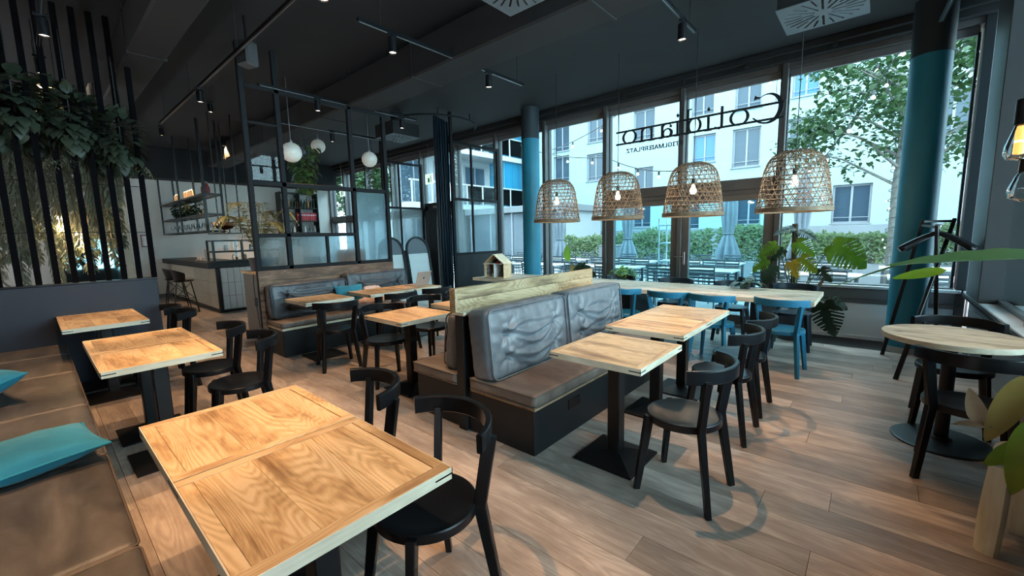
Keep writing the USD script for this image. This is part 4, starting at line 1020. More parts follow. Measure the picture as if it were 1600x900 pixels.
trailing('trailing_plant', 'thin trailing plant hanging behind the rightmost globe lamp', (-7.9, 4.75, 3.0), 170, .12, 1.0, 'leaf_ivy', 2, .055)
trailing('trailing_plant', 'dim trailing plant hanging far back below the middle globe lamp', (-9.4, 4.0, 3.1), 170, .22, .8, 'leaf_dark', 3, .10)
# globes
for p, l in (((-6.95, 2.825, 2.84), 'white opal globe lamp on a rod, largest and leftmost of three'), ((-9.6, 4.49, 3.56), 'white opal globe lamp on a rod, smallest and middle of three'), ((-7.8, 4.665, 3.06), 'white opal globe lamp on a rod, rightmost of three')):
    t = thing('globe_lamp', l, 'lamp', p); a = np.linspace(-PI / 2, PI / 2, 17)
    MB().lathe([(max(.0, .15 * math.cos(q)), .15 * math.sin(q)) for q in a], k=32).build('globe', 'globe_opal', t, smooth=True)
    MB().lathe([(0, .14), (.03, .14), (.03, .17), (.008, .18), (.008, .20)], k=16).build('holder', 'steel', t, smooth=30)
    MB().tube([(0, 0, .18), (0, 0, CZ - p[2])], .007, 8).build('rod', 'steel', t)
# arched boards, laptop, toy house, exit signs
for y, l in ((5.50, 'arched board with black frame, white below and dark above, left of two, half hidden'), (6.25, 'arched board with black frame, white below and dark above, right of two')):
    t = thing('arched_board', l, 'board', (-8.34, y, 0.0))
    M = T(rz=PI / 2) @ T(rx=PI / 2 - .165)
    MB().prism(arch(.68, 1.52).difference(arch(.60, 1.48)), .045, M).build('frame', 'black_paint', t)
    lo = arch(.60, 1.48).intersection(Polygon([(-1, 0), (1, 0), (1, 1.1), (-1, 1.1)])); hi = arch(.60, 1.48).difference(lo)
    MB().prism(lo, .02, M).build('white_panel', 'board_white', t); MB().prism(hi, .02, M).build('dark_panel', 'board_dark', t)
t = thing('laptop', 'open copper coloured laptop on the table at the rear bench', 'laptop', (-5.32, 3.93, .750), Dg(12))
MB().box(-.20, .03, -.155, .155, 0, .014, b=.005).build('keyboard_body', 'laptop', t)
M = T(.03, 0, .012, ry=Dg(18)); MB().box(-.004, .004, -.155, .155, 0, .215, b=.003).moved(M).build('lid', 'laptop', t)
mk = unary_union([Point(-.006, 0).buffer(.0115), Point(.006, 0).buffer(.0115), Point(0, -.004).buffer(.012)]).difference(Point(.021, .003).buffer(.008)).union(affinity.rotate(Point(0, 0).buffer(1), 0).buffer(0) and affinity.translate(affinity.scale(Point(0, 0).buffer(.006), .5, 1), .003, .019))
MB().prism(mk, .001, M @ T(.0042, 0, .11) @ T(rz=PI / 2) @ T(rx=PI / 2)).build('lid_mark', 'laptop_mark', t)
t = thing('toy_house', 'small wooden toy house with open front and pitched roof on the window table', 'toy', (-5.06, 5.42, .752), Dg(12))
HW, HD, HH, RH = .20, .14, .24, .17
MB().box(-HW, HW, -HD, HD, 0, .012, b=.002).build('floor_board', 'toy_wood', t)
MB().box(-HW, HW, -HD, HD, HH, HH + .01, b=.002).build('upper_floor', 'ceramic_white', t)
win = Polygon([(-HD, 0), (HD, 0), (HD, HH), (-HD, HH)]).difference(affinity.translate(arch(.12, .15), 0, .04))
MB().prism(win, .010, T(-HW, 0, .0) @ T(rz=PI / 2) @ T(rx=PI / 2)).build('side_wall', 'toy_wood', t)
MB().box(-HW - .002, -HW + .012, -.003, .003, .04, .19).build('window_bar', 'ceramic_white', t); MB().box(-HW - .002, -HW + .012, -.06, .06, .11, .116).build('window_bar', 'ceramic_white', t)
MB().box(HW - .01, HW, -HD, HD, .01, HH).build('side_wall', 'toy_wood', t); MB().box(-.005, .005, -HD, HD, .01, HH).build('inner_wall', 'ceramic_white', t)
MB().box(-HW, HW, HD - .008, HD, .01, HH).build('rear_wall', 'panel_grey', t)
for s in (-1, 1): MB().bar((s * (HW + .015), 0, HH), (0, 0, HH + RH), .012, 2 * HD + .03, up=(0, 1, 0)).build('roof_panel', 'toy_wood', t)
gx = Polygon([(-HW, HH), (HW, HH), (0, HH + RH)]); MB().prism(gx, .006, T(0, HD, 0) @ T(rx=PI / 2)).build('gable', 'panel_grey', t)
MB().lathe([(0, 0), (.03, 0), (.035, .03), (.01, .05), (0, .05)], (.05, -.05, HH + .01), 12).build('toy_figure', 'red_pack', t, smooth=30)
MB().lathe([(0, 0), (.02, 0), (.03, .05), (0, .07)], (-.08, -.03, .012), 12).build('toy_figure', 'ceramic_white', t, smooth=30)
MB().lathe([(0, 0), (.02, 0), (.02, .09), (0, .1)], (.09, -.03, .012), 12).build('toy_figure', 'win_frame', t, smooth=30)
for p, rz, l in (((-8.95, 7.05, 2.86), 0, 'white emergency exit sign hanging above the entrance door'), ((-13.3, 6.9, 2.86), 0, 'white emergency exit sign hanging far back by the bar windows')):
    t = thing('exit_sign', l, 'sign', p, rz); MB().box(-.15, .15, -.02, .02, 0, .26, b=.004).build('housing', 'exit_white', t)
    MB().box(-.03, .03, -.024, -.0201, .04, .15).build('exit_pictogram', 'exit_green', t); MB().bar((.09, -.022, .20), (.09, -.022, .05), .022, .004, up=(0, 1, 0)).build('exit_pictogram', 'exit_green', t)
    MB().tube([(0, 0, .26), (0, 0, CZ - p[2])], .008, 6).build('rod', 'steel', t)

# ------------------------------------------------------------------ tracks, spots, vents, speaker
def track(a, b, label, hang):
    t = thing('light_track', label, 'light track'); a = np.array(a, float); b = np.array(b, float)
    MB().bar(a, b, .036, .034, bev=.1).build('rail', 'black_paint', t)
    d = (b - a) / np.linalg.norm(b - a)
    MB().bar(a + d * .02 - [0, 0, .018], b - d * .02 - [0, 0, .018], .008, .003).build('groove', 'steel', t)
    for u in hang:
        p = a + (b - a) * u; MB().tube([p, (p[0], p[1], CZ)], .004, 6).build('hanger', 'cable_black', t)
TZ = 3.49
track((-3.73, 2.20, TZ), (-3.73, 4.58, TZ), 'black light track with two spots over the middle of the room', (.1, .55, .95))
track((-1.53, 1.6, TZ), (-1.53, 4.64, TZ), 'black light track with one spot hanging above the right hand tables', (.2, .6, .95))
track((-6.12, 2.15, TZ), (-6.12, 4.6, TZ), 'black light track with two spots above the rear bench', (.1, .5, .95))
track((-9.2, 1.67, TZ), (-2.6, 1.67, TZ), 'long black light track running diagonally up the left part of the ceiling', (.05, .3, .6, .9))
track((-8.2, .285, TZ), (-1.0, .285, TZ), 'black light track above the leather sofa and its tables', (.05, .3, .6, .9))
track((-7.75, 2.9, TZ - .02), (-7.75, 5.2, TZ - .02), 'thin black light track further back, crossing above the globe lamps', (.1, .5, .9))
track((.50, 2.6, TZ), (.33, 6.1, TZ), 'short light track on the ceiling in front of the right teal column', (.2, .8))
def spot(x, y, label, power=1.0, cone=28, z=TZ, tilt=(0, 0)):
    t = thing('track_spot', label, 'spotlight', (x, y, z))
    MB().box(-.018, .018, -.05, .05, -.03, -.006, b=.003).build('adapter', 'black_paint', t)
    MB().lathe([(0, -.045), (.036, -.045), (.040, -.05), (.040, -.185), (.037, -.19), (.034, -.185), (.034, -.175)], k=24).build('housing', 'black_paint', t, smooth=35)
    MB().tube([(0, 0, -.03), (0, 0, -.05)], .008, 6).build('swivel', 'black_paint', t)
    MB().lathe([(0, -.178), (.034, -.178)], k=24).build('lens', 'lens_warm', t)
    if power: lamp(t, -.20, SPOT * power, cone, r=.02, tilt=tilt)
spot(-3.73, 2.56, 'black cylinder spot with warm lens, nearer of two on the middle track', .8)
spot(-3.73, 3.92, 'black cylinder spot with warm lens, further of two on the middle track', .8)
spot(-1.53, 4.29, 'black cylinder spot with warm lens above the right hand tables', 1.1, cone=30)
track((-1.05, .9, TZ), (-1.05, 2.75, TZ), 'black light track above the single square table', (.2, .8))
spot(-1.05, 2.5, 'black cylinder spot above the single square table', .9)
spot(-6.12, 2.90, 'black cylinder spot with warm lens, nearer of two above the rear bench', .8)
spot(-6.12, 4.30, 'black cylinder spot with warm lens, further of two above the rear bench', .7)
spot(-6.78, 1.67, 'black cylinder spot with warm lens at the lower left end of the long track', .8)
spot(-3.30, 1.67, 'black cylinder spot cut by the top edge of the picture on the long track', .9)
spot(-5.58, .285, 'black cylinder spot at the upper left, upper of two bright lenses', 1.1)
spot(-6.80, .285, 'black cylinder spot at the upper left, lower of two bright lenses', 1.0)
spot(-4.1, .285, 'black cylinder spot above the second sofa table', 1.2)
spot(-2.7, .285, 'black cylinder spot above the far half of the near table', 1.2)
spot(-1.5, .285, 'black cylinder spot above the near half of the near table', 1.2)
spot(-7.75, 3.9, 'small black spot on the thin rear track near the hanging plants', .5, z=TZ - .02)
spot(-9.0, 2.35, 'tilted black spot at the end of the ceiling before the bar', .8, z=CZ - .01)
spot(-11.6, 2.1, 'black spot over the bar stools', 1.2, z=CZ - .01)
spot(-11.9, 3.3, 'black spot over the bar behind the hanging rack', 1.6, z=CZ - .01, cone=50)
spot(-12.6, 5.0, 'black spot in front of the bottle shelf', 1.6, z=CZ - .01, cone=50)
spot(.425, 4.35, 'black spot above the round table', .30)
spot(.47, 3.2, 'black spot above the floor between round table and plant stand', .12)
def vent(cx, cy, z, label):
    t = thing('swirl_vent', label, 'vent', (cx, cy, z)); h = .315
    plate = Polygon([(-h, -h), (h, -h), (h, h), (-h, h)]); slots = []
    for k in range(24):
        a = 2 * PI * k / 24 + .06; c, s = math.cos(a), math.sin(a)
        for r0, r1 in ((.075, .155), (.17, .285)):
            if r0 < .1 and k % 2: continue
            slots.append(LineString([(r0 * c, r0 * s), (r1 * c, r1 * s)]).buffer(.009, cap_style=1))
    MB().prism(plate.difference(unary_union(slots)), .008, T(z=0)).build('face_plate', 'vent_metal', t)
    for s_ in slots: MB().prism(s_.buffer(.002), .003, T(z=.0082)).build('swirl_blade', 'vent_slot', t)
    MB().box(-h + .01, h - .01, -h + .01, h - .01, .012, .25, b=.004).build('plenum_box', 'ceiling_paint', t)
    MB().lathe([(.12, .25), (.12, CZ - z)], k=24).build('neck', 'ceiling_paint', t, smooth=40)
vent(-.50, 4.86, 3.40, 'square swirl air vent at the top right of the ceiling, fully in view')
vent(-2.25, 2.68, 3.40, 'square swirl air vent cut by the top edge of the picture')
vent(-7.35, 5.05, 3.45, 'square swirl air vent far back above the entrance')
t = thing('ceiling_speaker', 'small grey loudspeaker mounted under the ceiling near the partition post', 'speaker', (-5.42, 1.82, 3.42), Dg(20))
MB().box(-.09, .09, -.075, .075, -.0, .26, b=.02).build('cabinet', 'duct_grey', t)
MB().box(-.075, .075, -.079, -.0755, .02, .24, b=.003).build('grille', 'duct_paint', t)
MB().tube([(0, 0, .26), (0, 0, CZ - 3.42)], .012, 8).build('bracket', 'black_paint', t)
# ------------------------------------------------------------------ basket lamps over the window table
def basket(label, loc, seed):
    t = thing('basket_lamp', label, 'pendant lamp', loc); H = .65
    prof = np.array([(.362, 0), (.352, .06), (.335, .18), (.315, .32), (.292, .45), (.262, .54), (.215, .60), (.14, .64), (.05, .652)])
    zz = np.linspace(0, 1, 40); d = np.r_[0, np.cumsum(np.linalg.norm(np.diff(prof, axis=0), axis=1))]; d /= d[-1]
    rad = lambda u: np.interp(u, d, prof[:, 0]); hei = lambda u: np.interp(u, d, prof[:, 1])
    a = np.linspace(0, 2 * PI, 49); r_ = np.random.RandomState(seed)
    for i, u in enumerate(np.linspace(.06, .93, 14)):
        wob = .004 * np.sin(a * 3 + i * 1.7)
        P = np.stack([(rad(u) + .002) * np.cos(a), (rad(u) + .002) * np.sin(a), hei(u) + wob], 1)
        MB().tube(P, .0046, 5, cap=False).build('hoop', 'rattan_dark' if i % 2 else 'rattan', t, smooth=True)
    mb = MB(); us = np.linspace(.0, .97, 26)
    for sg in (-1, 1):
        for k in range(27):
            a0 = 2 * PI * (k + .25 * sg) / 27; an = a0 + sg * us * 1.35 + r_.uniform(-.015, .015)
            rr = rad(us) + .003 * sg; P = np.stack([rr * np.cos(an), rr * np.sin(an), hei(us)], 1); mb.tube(P, .0040, 4, cap=False)
    mb.build('diagonal_weave', 'rattan', t, smooth=True, kind='stuff')
    mb = MB()
    for z in (-.012, .004, .020): mb.tube(np.stack([.364 * np.cos(a), .364 * np.sin(a), 0 * a + z], 1), .010, 6, cap=False)
    mb.build('rim', 'rattan', t, smooth=True)
    mb = MB(); mb.lathe([(.05, .648), (.055, .655), (.02, .662), (0, .662)], k=20); mb.build('crown', 'rattan_dark', t, smooth=True)
    MB().tube([(0, 0, .44), (0, 0, CZ - loc[2])], .0045, 6).build('cable', 'cable_black', t)
    MB().lathe([(0, .46), (.02, .46), (.022, .40), (.016, .385), (0, .385)], k=16).build('socket', 'cable_black', t, smooth=30)
    MB().lathe([(0, .39), (.016, .385), (.022, .36), (.040, .315), (.038, .285), (.02, .262), (0, .258)], k=20).build('bulb', 'bulb_warm', t, smooth=True)
    point_lamp(t, .30, BULB, (1, .70, .42), r=.04); return t
BULB = 3.2
bl = ('woven rattan basket lamp leftmost in the row, beside the left teal column', 'woven rattan basket lamp second from the left, before the door frame', 'woven rattan basket lamp third from the left, over the door mullion', 'woven rattan basket lamp rightmost and largest in view, above the monstera')
for i, (x, l) in enumerate(zip((-3.938, -2.871, -1.822, -.739), bl)): basket(l, (x, 5.65, 1.70), i)

# ------------------------------------------------------------------ lettering hung in the window (reads from outside)
t = thing('window_sign', 'large dark lettered sign hung in the window, mirrored from inside', 'sign')
SY = WY - .12
def Mir(): # text plane (u right, v up) -> world x = -u, z = v, extruded toward -y
    m = np.eye(4); m[:3, :3] = np.array([[-1, 0, 0], [0, 0, -1], [0, 1, 0]], float).T.T; m[:3, 3] = (0, SY, 0); return m
MM = Mir()
def letter(p, name='letter'):
    mb = MB()
    for g in getattr(p, 'geoms', [p]):
        m = trimesh.creation.extrude_polygon(g, .018, engine='earcut'); v = m.vertices; mb.add(np.stack([-v[:, 0], SY - v[:, 2], v[:, 1]], 1), m.faces[:, ::1])
    return mb.build(name, 'window_dark', t)
Z0, Z1 = 3.04, 3.245
def ell(cx, cy, rx, ry): return affinity.translate(affinity.scale(Point(0, 0).buffer(1, 32), rx, ry), cx, cy)
def rect(a, b, c, d): return Polygon([(a, c), (b, c), (b, d), (a, d)])
um = lambda x: -x
XH0, XH1 = Z0 - .018, Z1 + .012; mid = (XH0 + XH1) / 2; hh = (XH1 - XH0) / 2
def ring_o(ur, ul, th=.038, tv=.016):
    c, r = (ur + ul) / 2, abs(ul - ur) / 2; return ell(c, mid, r, hh).difference(ell(c, mid, r - th, hh - tv))
def stem(u, w, z0, z1): return rect(u - w / 2, u + w / 2, z0, z1)
def ser(u, z, w=.05): return rect(u - w, u + w, z - .006, z + .008)
# C
c = ell(1.29, 3.19, .185, .205).difference(ell(1.315, 3.195, .150, .187)).difference(Polygon([(1.37, 3.08), (1.6, 3.0), (1.6, 3.34), (1.39, 3.335)]))
c = c.union(Polygon([(1.385, 3.36), (1.475, 3.335), (1.46, 3.40), (1.43, 3.372)])).union(LineString([(1.33, 2.997), (1.40, 3.02), (1.47, 3.085)]).buffer(.010))
letter(c)
letter(ring_o(1.525, 1.790))
letter(stem(1.895, .036, XH0 + .02, 3.345).union(LineString([(1.895, XH0 + .03), (1.93, XH0 + .006), (1.985, XH0 + .03)]).buffer(.012)).union(Polygon([(1.877, 3.30), (1.913, 3.30), (1.913, 3.355)])))
def small_i(u): return stem(u, .034, XH0, XH1).union(ser(u, XH0 + .004)).union(rect(u - .05, u, XH1 - .016, XH1)).union(Polygon([(u - .024, 3.335), (u, 3.308), (u + .024, 3.335), (u, 3.375)]))
letter(small_i(2.086))
letter(ring_o(2.185, 2.40, .036).union(stem(2.395, .036, XH0, 3.40)).union(ser(2.41, XH0 + .004, .035)).union(rect(2.34, 2.395, 3.385, 3.40)))
letter(small_i(2.555))
a_ = stem(2.805, .036, XH0, XH1 - .03).union(ell(2.715, XH0 + .075, .085, .075).difference(ell(2.725, XH0 + .075, .050, .058))).union(ell(2.735, XH1 - .08, .088, .08).difference(ell(2.725, XH1 - .085, .066, .066)).intersection(rect(2.63, 2.9, XH1 - .07, XH1 + .05))).union(Point(2.665, XH1 - .06).buffer(.018)).union(ser(2.83, XH0 + .004, .025))
letter(a_)
n_ = stem(2.985, .034, XH0, XH1).union(stem(3.155, .034, XH0, XH1 - .05)).union(ser(2.985, XH0 + .004)).union(ser(3.155, XH0 + .004)).union(rect(2.94, 2.985, XH1 - .016, XH1)).union(ell(3.085, XH1 - .075, .088, .075).difference(ell(3.07, XH1 - .08, .066, .062)).intersection(rect(2.98, 3.2, XH1 - .075, XH1 + .03)))
letter(n_)
letter(ring_o(3.245, 3.515))
for z in (Z0, Z1): MB().box(-3.63, -1.09, SY - .022, SY - .004, z - .014, z + .014, b=.002).build('sign_rail', 'window_dark', t)
m = meshkit.text_mesh('STIGLMAIERPLATZ', .066, .006, True); v = m.vertices; k = .985 / v[:, 0].max()
v2 = np.stack([-2.452 - v[:, 0] * k, SY - v[:, 2], 2.875 + v[:, 1]], 1)
MB().add(v2, m.faces).build('small_lettering', 'window_dark', t)
for x in (-1.2, -2.46, -3.58): MB().tube([(x, SY - .01, Z1), (x, SY - .01, 3.78)], .003, 5).build('hanging_wire', 'cable_black', t)

# ------------------------------------------------------------------ coat stand
t = thing('coat_stand', 'black three legged coat stand with empty hangers in front of the teal column', 'coat stand')
A0, A1 = np.array((.131, 6.46, 0)), np.array((.355, 6.28, 1.56)); B0, B1 = np.array((.225, 5.45, 0)), np.array((.60, 6.42, 1.56)); C0, C1 = np.array((.60, 6.78, 0)), np.array((.44, 5.98, 1.50))
for a, b in ((A0, A1), (B0, B1), (C0, C1)): MB().bar(a, b, .036, .036, bev=.35, w2=.03, h2=.03).build('leg', 'black_paint', t)
MB().bar(A1 - [0, 0, .02], B1 - [0, 0, .02], .03, .024, bev=.2).build('top_rail', 'black_paint', t); MB().bar(A1 - [0, 0, .06], C1 - [0, 0, .02], .03, .024, bev=.2).build('top_rail', 'black_paint', t)
for i in range(6):
    hx, hy = .455 + .008 * i, 6.08 + .065 * i
    h = thing('coat_hanger', ('black coat hanger on the coat stand, frontmost of six', 'black coat hanger on the coat stand, second from the front', 'black coat hanger on the coat stand, third from the front', 'black coat hanger on the coat stand, third from the back', 'black coat hanger on the coat stand, second from the back', 'black coat hanger on the coat stand, rearmost of six')[i], 'hanger', (hx, hy, 1.47), Dg(-6 + 4 * i), group='hangers on the coat stand')
    u = np.linspace(-1, 1, 17); z = -.05 - .17 * np.abs(u) ** 1.3; yb = -.04 * np.abs(u) ** 2
    mb = MB(); P = np.stack([.27 * u, yb, z], 1); mb.tube(P, .022 + .012 * np.abs(u), 8); mb.build('shoulder_bar', 'black_paint', h, smooth=True)
    a = np.linspace(-PI * .2, PI * 1.1, 12); MB().tube([(0, 0, -.05), (0, 0, -.01)] + [(.018 * math.cos(q) - .0, 0, .02 + .018 * math.sin(q)) for q in a], .003, 5).build('hook', 'steel', h, smooth=True)

# ------------------------------------------------------------------ plants
def monstera_leaf(cuts=5, seed=0, L=1.0, w=.46):
    """flat outline of unit length with side cuts; returned as grid-like triangles with curvature"""
    a = np.linspace(0, 1, 40); half = w * np.sin(PI * np.clip(a, 0, 1) ** .62) ** .8
    up = np.stack([a, half], 1); dn = np.stack([a[::-1], -half[::-1]], 1)
    p = Polygon(np.vstack([up, dn[1:-1]])).buffer(0)
    p = p.union(ell(.04, .16, .13, .15)).union(ell(.04, -.16, .13, .15)).buffer(0)
    for s in (-1, 1):
        for i in range(cuts):
            x = .20 + .62 * i / max(1, cuts - 1); y0 = .10 + .04 * (i % 2)
            p = p.difference(Polygon([(x, s * y0), (x + .015, s * (y0 + .02)), (x + .22, s * .62), (x + .16, s * .66), (x - .008, s * (y0 + .03))]))
    p = max(getattr(p, 'geoms', [p]), key=lambda g: g.area)
    m = trimesh.creation.extrude_polygon(p, .001, engine='earcut'); m = trimesh.Trimesh(*trimesh.remesh.subdivide_to_size(m.vertices, m.faces, .14)); m.merge_vertices()
    v = m.vertices.copy(); z = v[:, 2].copy(); v[:, 2] = -.32 * v[:, 0] ** 2 + .18 * np.abs(v[:, 1]) - .5 * v[:, 1] ** 2 + .014 * np.sin(v[:, 0] * 26) * np.abs(v[:, 1]) * 3 + z
    return v * L, m.faces
MON = monstera_leaf(7)
def frame(d, up):
    d = np.array(d, float); d /= np.linalg.norm(d); y = np.cross(np.array(up, float), d); y /= np.linalg.norm(y); return np.stack([d, y, np.cross(d, y)])
def leaf_part(t, base, tip, nrm, size, m, name='leaf', shape=None, stem_from=None, sr=.006, stemm='stem'):
    v, f = shape or MON; d = np.array(tip, float) - base; q = (v * size) @ frame(d, nrm) + np.array(base, float)
    g = obj(name, (q, f), m, t, smooth=True)
    if stem_from is not None:
        a, b = np.array(stem_from, float), np.array(base, float); u = np.linspace(0, 1, 9)[:, None]; h = np.linalg.norm(b - a)
        P = a + (b - a) * u + np.array([0, 0, .12 * h]) * np.sin(PI * u); MB().tube(P, sr, 6).build('leaf_stalk', stemm, t, smooth=True)
    return g
t = thing('monstera', 'tall monstera with bright green and yellowing leaves in a dark pot by the window', 'plant', (-.82, 6.72, 0))
MB().lathe([(0, 0), (.15, 0), (.19, .34), (.18, .345), (.165, .30), (0, .30)], k=32).build('pot', 'pot_dark', t, smooth=30)
MB().lathe([(0, .302), (.165, .302)], k=24).build('soil', 'soil', t)
MB().tube([(0, 0, .3), (.0, 0, .9), (-.02, 0, 1.56)], .035, 10).build('moss_pole', 'moss', t, smooth=True)
mb = MB()
for k in range(14): mb.tube([(.036 * math.cos(q), .036 * math.sin(q), .55 + k * .068) for q in np.linspace(0, 2 * PI, 13)], .004, 4, cap=False)
mb.build('moss_tie', 'stem_brown', t, smooth=True)
fr = (-.45, -1, .35)  # leaves look at the room
S0 = (.02, 0, .34)
leaf_part(t, (.40, -.05, 1.28), (.80, -.10, .98), (-.35, -.9, .55), .44, 'leaf_monstera', stem_from=S0)
leaf_part(t, (.02, -.12, 1.32), (.26, -.22, 1.12), (-.4, -1, .5), .27, 'leaf_monstera', stem_from=S0)
leaf_part(t, (.08, -.15, 1.12), (.26, -.25, .92), (-.4, -1, .3), .26, 'leaf_yellowgreen', stem_from=S0)
leaf_part(t, (-.02, -.16, 1.06), (.06, -.24, .84), (-.3, -1, .3), .22, 'leaf_gold', stem_from=S0)
leaf_part(t, (-.20, -.10, 1.28), (-.50, -.15, 1.12), (-.2, -1, .6), .26, 'leaf_monstera', stem_from=S0)
leaf_part(t, (-.30, -.15, 1.08), (-.52, -.18, .90), (-.1, -1, .5), .24, 'leaf_monstera', stem_from=S0)
leaf_part(t, (-.12, -.1, 1.22), (-.32, -.16, 1.02), (.1, -1, .4), .20, 'leaf_dark', stem_from=S0)
leaf_part(t, (-.22, -.14, 1.00), (-.30, -.2, .80), (.1, -1, .3), .26, 'leaf_dark', stem_from=S0)
leaf_part(t, (-.02, -.08, 1.50), (-.34, -.15, 1.46), (0, -.6, 1), .24, 'leaf_dark', stem_from=(0, 0, 1.2))
leaf_part(t, (.04, -.06, 1.46), (.30, -.15, 1.38), (0, -.6, 1), .22, 'leaf_dark', stem_from=(0, 0, 1.2))
leaf_part(t, (.30, -.12, .98), (.42, -.20, .80), (-.3, -1, .2), .20, 'leaf_dark', stem_from=S0)
leaf_part(t, (.36, -.22, .55), (.44, -.30, .18), (-.45, -1, .15), .42, 'leaf_dark', stem_from=(.05, -.02, .5))
leaf_part(t, (.40, -.18, .58), (.66, -.2, .50), (-.3, -1, .8), .22, 'leaf_dark', stem_from=(.05, -.02, .5))
for i in range(5): MB().tube([(0, 0, .36), (.10 + .05 * i, -.05 - .02 * i, .5 + .06 * i), (.25 + .03 * i, -.08, .72 + .05 * i)], .009, 6).build('aerial_root', 'stem_brown', t, smooth=True)
# small plants along the window
def bushy(name, label, loc, pot_h, pot_r, n, rad, size, m, seed, potm='pot', up=.5, wid=.9):
    t = thing(name, label, 'plant', loc); r_ = np.random.RandomState(seed)
    MB().lathe([(0, 0), (pot_r * .8, 0), (pot_r, pot_h), (pot_r * .9, pot_h), (0, pot_h * .9)], k=24).build('pot', potm, t, smooth=30)
    mb, st = MB(), MB()
    for k in range(n):
        v = r_.randn(3); v /= np.linalg.norm(v); v[2] = abs(v[2]) * .9 + up * .2; p = v * rad * (.5 + .5 * r_.rand()) + [0, 0, pot_h]
        if k % 6 == 0: st.tube([(0, 0, pot_h * .9), p], .003, 4)
        put_leaf(mb, LEAF, p, v * [1, 1, .2] + [0, 0, -.35], (0, 0, 1), size * (.6 + .7 * r_.rand()), wid)
    mb.build('foliage', m, t, smooth=True, kind='stuff'); st.build('stem', 'stem', t)
bushy('potted_fern', 'small bright green plant in a pale pot standing between bench and window', (-3.24, 6.60, 0), .68, .11, 200, .20, .085, 'leaf_monstera', 5, 'ceramic_white', 2.0)
bushy('table_plant', 'small dark leaved plant standing on the window table in front of the door', (-1.22, 5.92, .752), .05, .05, 26, .12, .13, 'leaf_dark', 6, 'pot_dark', .6)
t = thing('strelitzia', 'plant with one upright green leaf and an orange stalk behind the wooden divider', 'plant', (-4.30, 6.62, 0))
MB().lathe([(0, 0), (.14, 0), (.17, .3), (.16, .3), (0, .28)], k=24).build('pot', 'pot', t, smooth=30)
def blade(L, w, n=14, curl=.25, m=5):
    s_ = np.linspace(0, 1, n); u = np.linspace(-1, 1, m); hw = w * np.sin(PI * np.clip(s_, .0, 1) ** .75) ** .7
    P = np.zeros((n, m, 3))
    for j, q in enumerate(u): P[:, j] = np.stack([s_ * L, q * hw, -curl * L * s_ ** 2 + .25 * np.abs(q) * hw + .003 * np.sin(s_ * 30 + q * 3) * abs(q)], 1)
    mb = MB().grid(P); v, f = mb.mesh(); return v, f
leaf_part(t, (-.06, 0, .98), (-.10, -.05, 1.3), (.2, -1, .1), 1, 'leaf_monstera', shape=blade(.30, .07), stem_from=(0, 0, .3))
leaf_part(t, (.06, 0, .72), (.02, -.05, 1.0), (.2, -1, .1), 1, 'leaf_yellow', shape=blade(.22, .05), stem_from=(0, 0, .3))
for k in range(6): leaf_part(t, (.10 + .04 * k, 0, .72 + .05 * (k % 3)), (.20 + .06 * k, -.05, .95 - .04 * k), (.2, -1, .3), 1, 'leaf_dark', shape=blade(.26, .07), stem_from=(0, 0, .3))
# large plant at the right edge on a raw wood stand
t = thing('plant_stand', 'raw split wood plant stand on rough legs at the right edge', 'stand', (.56, 2.90, 0))
for (x, y) in ((-.085, -.155), (.06, .13), (.18, -.06)):
    n = 10; a = np.arange(n) * 2 * PI / n; V = []
    r_ = np.random.RandomState(int(100 + x * 100)); jit = .85 + .3 * r_.rand(n)
    pr = [(z, .040 + .004 * math.sin(z * 9)) for z in np.linspace(0, .43, 7)]
    P = np.array([[((r * jit[k % n]) * math.cos(a[k % n]) + x + .03 * z, (r * jit[k % n]) * math.sin(a[k % n]) + y - .02 * z, z) for k in range(n + 1)] for z, r in pr])
    mb = MB().grid(P[:, ::-1]); mb.add(P[-1][:-1], [(0, i, i + 1) for i in range(1, n - 1)]); mb.build('leg', 'raw_pole', t, smooth=40)
MB().lathe([(0, .40), (.17, .40), (.175, .42), (.17, .44), (0, .44)], (.10, .02, 0), 20).build('seat_disc', 'raw_pole', t, smooth=30)
t = thing('banana_plant', 'large plant with a long split green leaf and yellowing leaves at the right edge', 'plant', (.66, 2.86, .441))
MB().lathe([(0, 0), (.10, 0), (.12, .20), (.11, .205), (.10, .17), (0, .17)], k=28).build('pot', 'pot', t, smooth=30)
MB().tube([(0, 0, .2), (.02, .0, .5), (.03, 0, .75)], [.03, .026, .02], 8).build('trunk', 'stem', t, smooth=True)
leaf_part(t, (.0, .02, .91), (-.60, .04, .885), (.0, -.16, 1), 1, 'leaf_banana', shape=blade(.62, .115, 24, .05, 7), stem_from=(.03, 0, .72), sr=.010)
leaf_part(t, (-.40, .0, .845), (-.60, -.02, .80), (-.1, -1, .35), 1, 'leaf_yellowgreen', shape=blade(.20, .024, 12, .1), sr=.004)
MB().tube([(-.58, .04, .858), (-.70, .05, .80), (-.82, .04, .735)], [.006, .004, .002], 6).build('leaf_tip', 'leaf_banana', t, smooth=True)
leaf_part(t, (-.125, -.10, .41), (-.235, -.13, .08), (-.25, -1, .2), 1, 'leaf_yellow', shape=blade(.35, .05, 16, .05), stem_from=(.02, 0, .5))
leaf_part(t, (-.09, -.12, .12), (-.215, -.15, .01), (-.3, -.8, .6), 1, 'leaf_yellowgreen', shape=blade(.2, .04, 16, .12), stem_from=(.02, 0, .3))
leaf_part(t, (-.10, -.15, .24), (-.15, -.19, -.11), (-.25, -1, .2), 1, 'leaf_yellowgreen', shape=blade(.36, .055, 16, .06), stem_from=(.02, 0, .45))
leaf_part(t, (-.24, -.1, .14), (-.29, -.1, .28), (-.3, -1, .4), 1, 'leaf_dry', shape=blade(.17, .035, 12, .3), stem_from=(0, 0, .3))
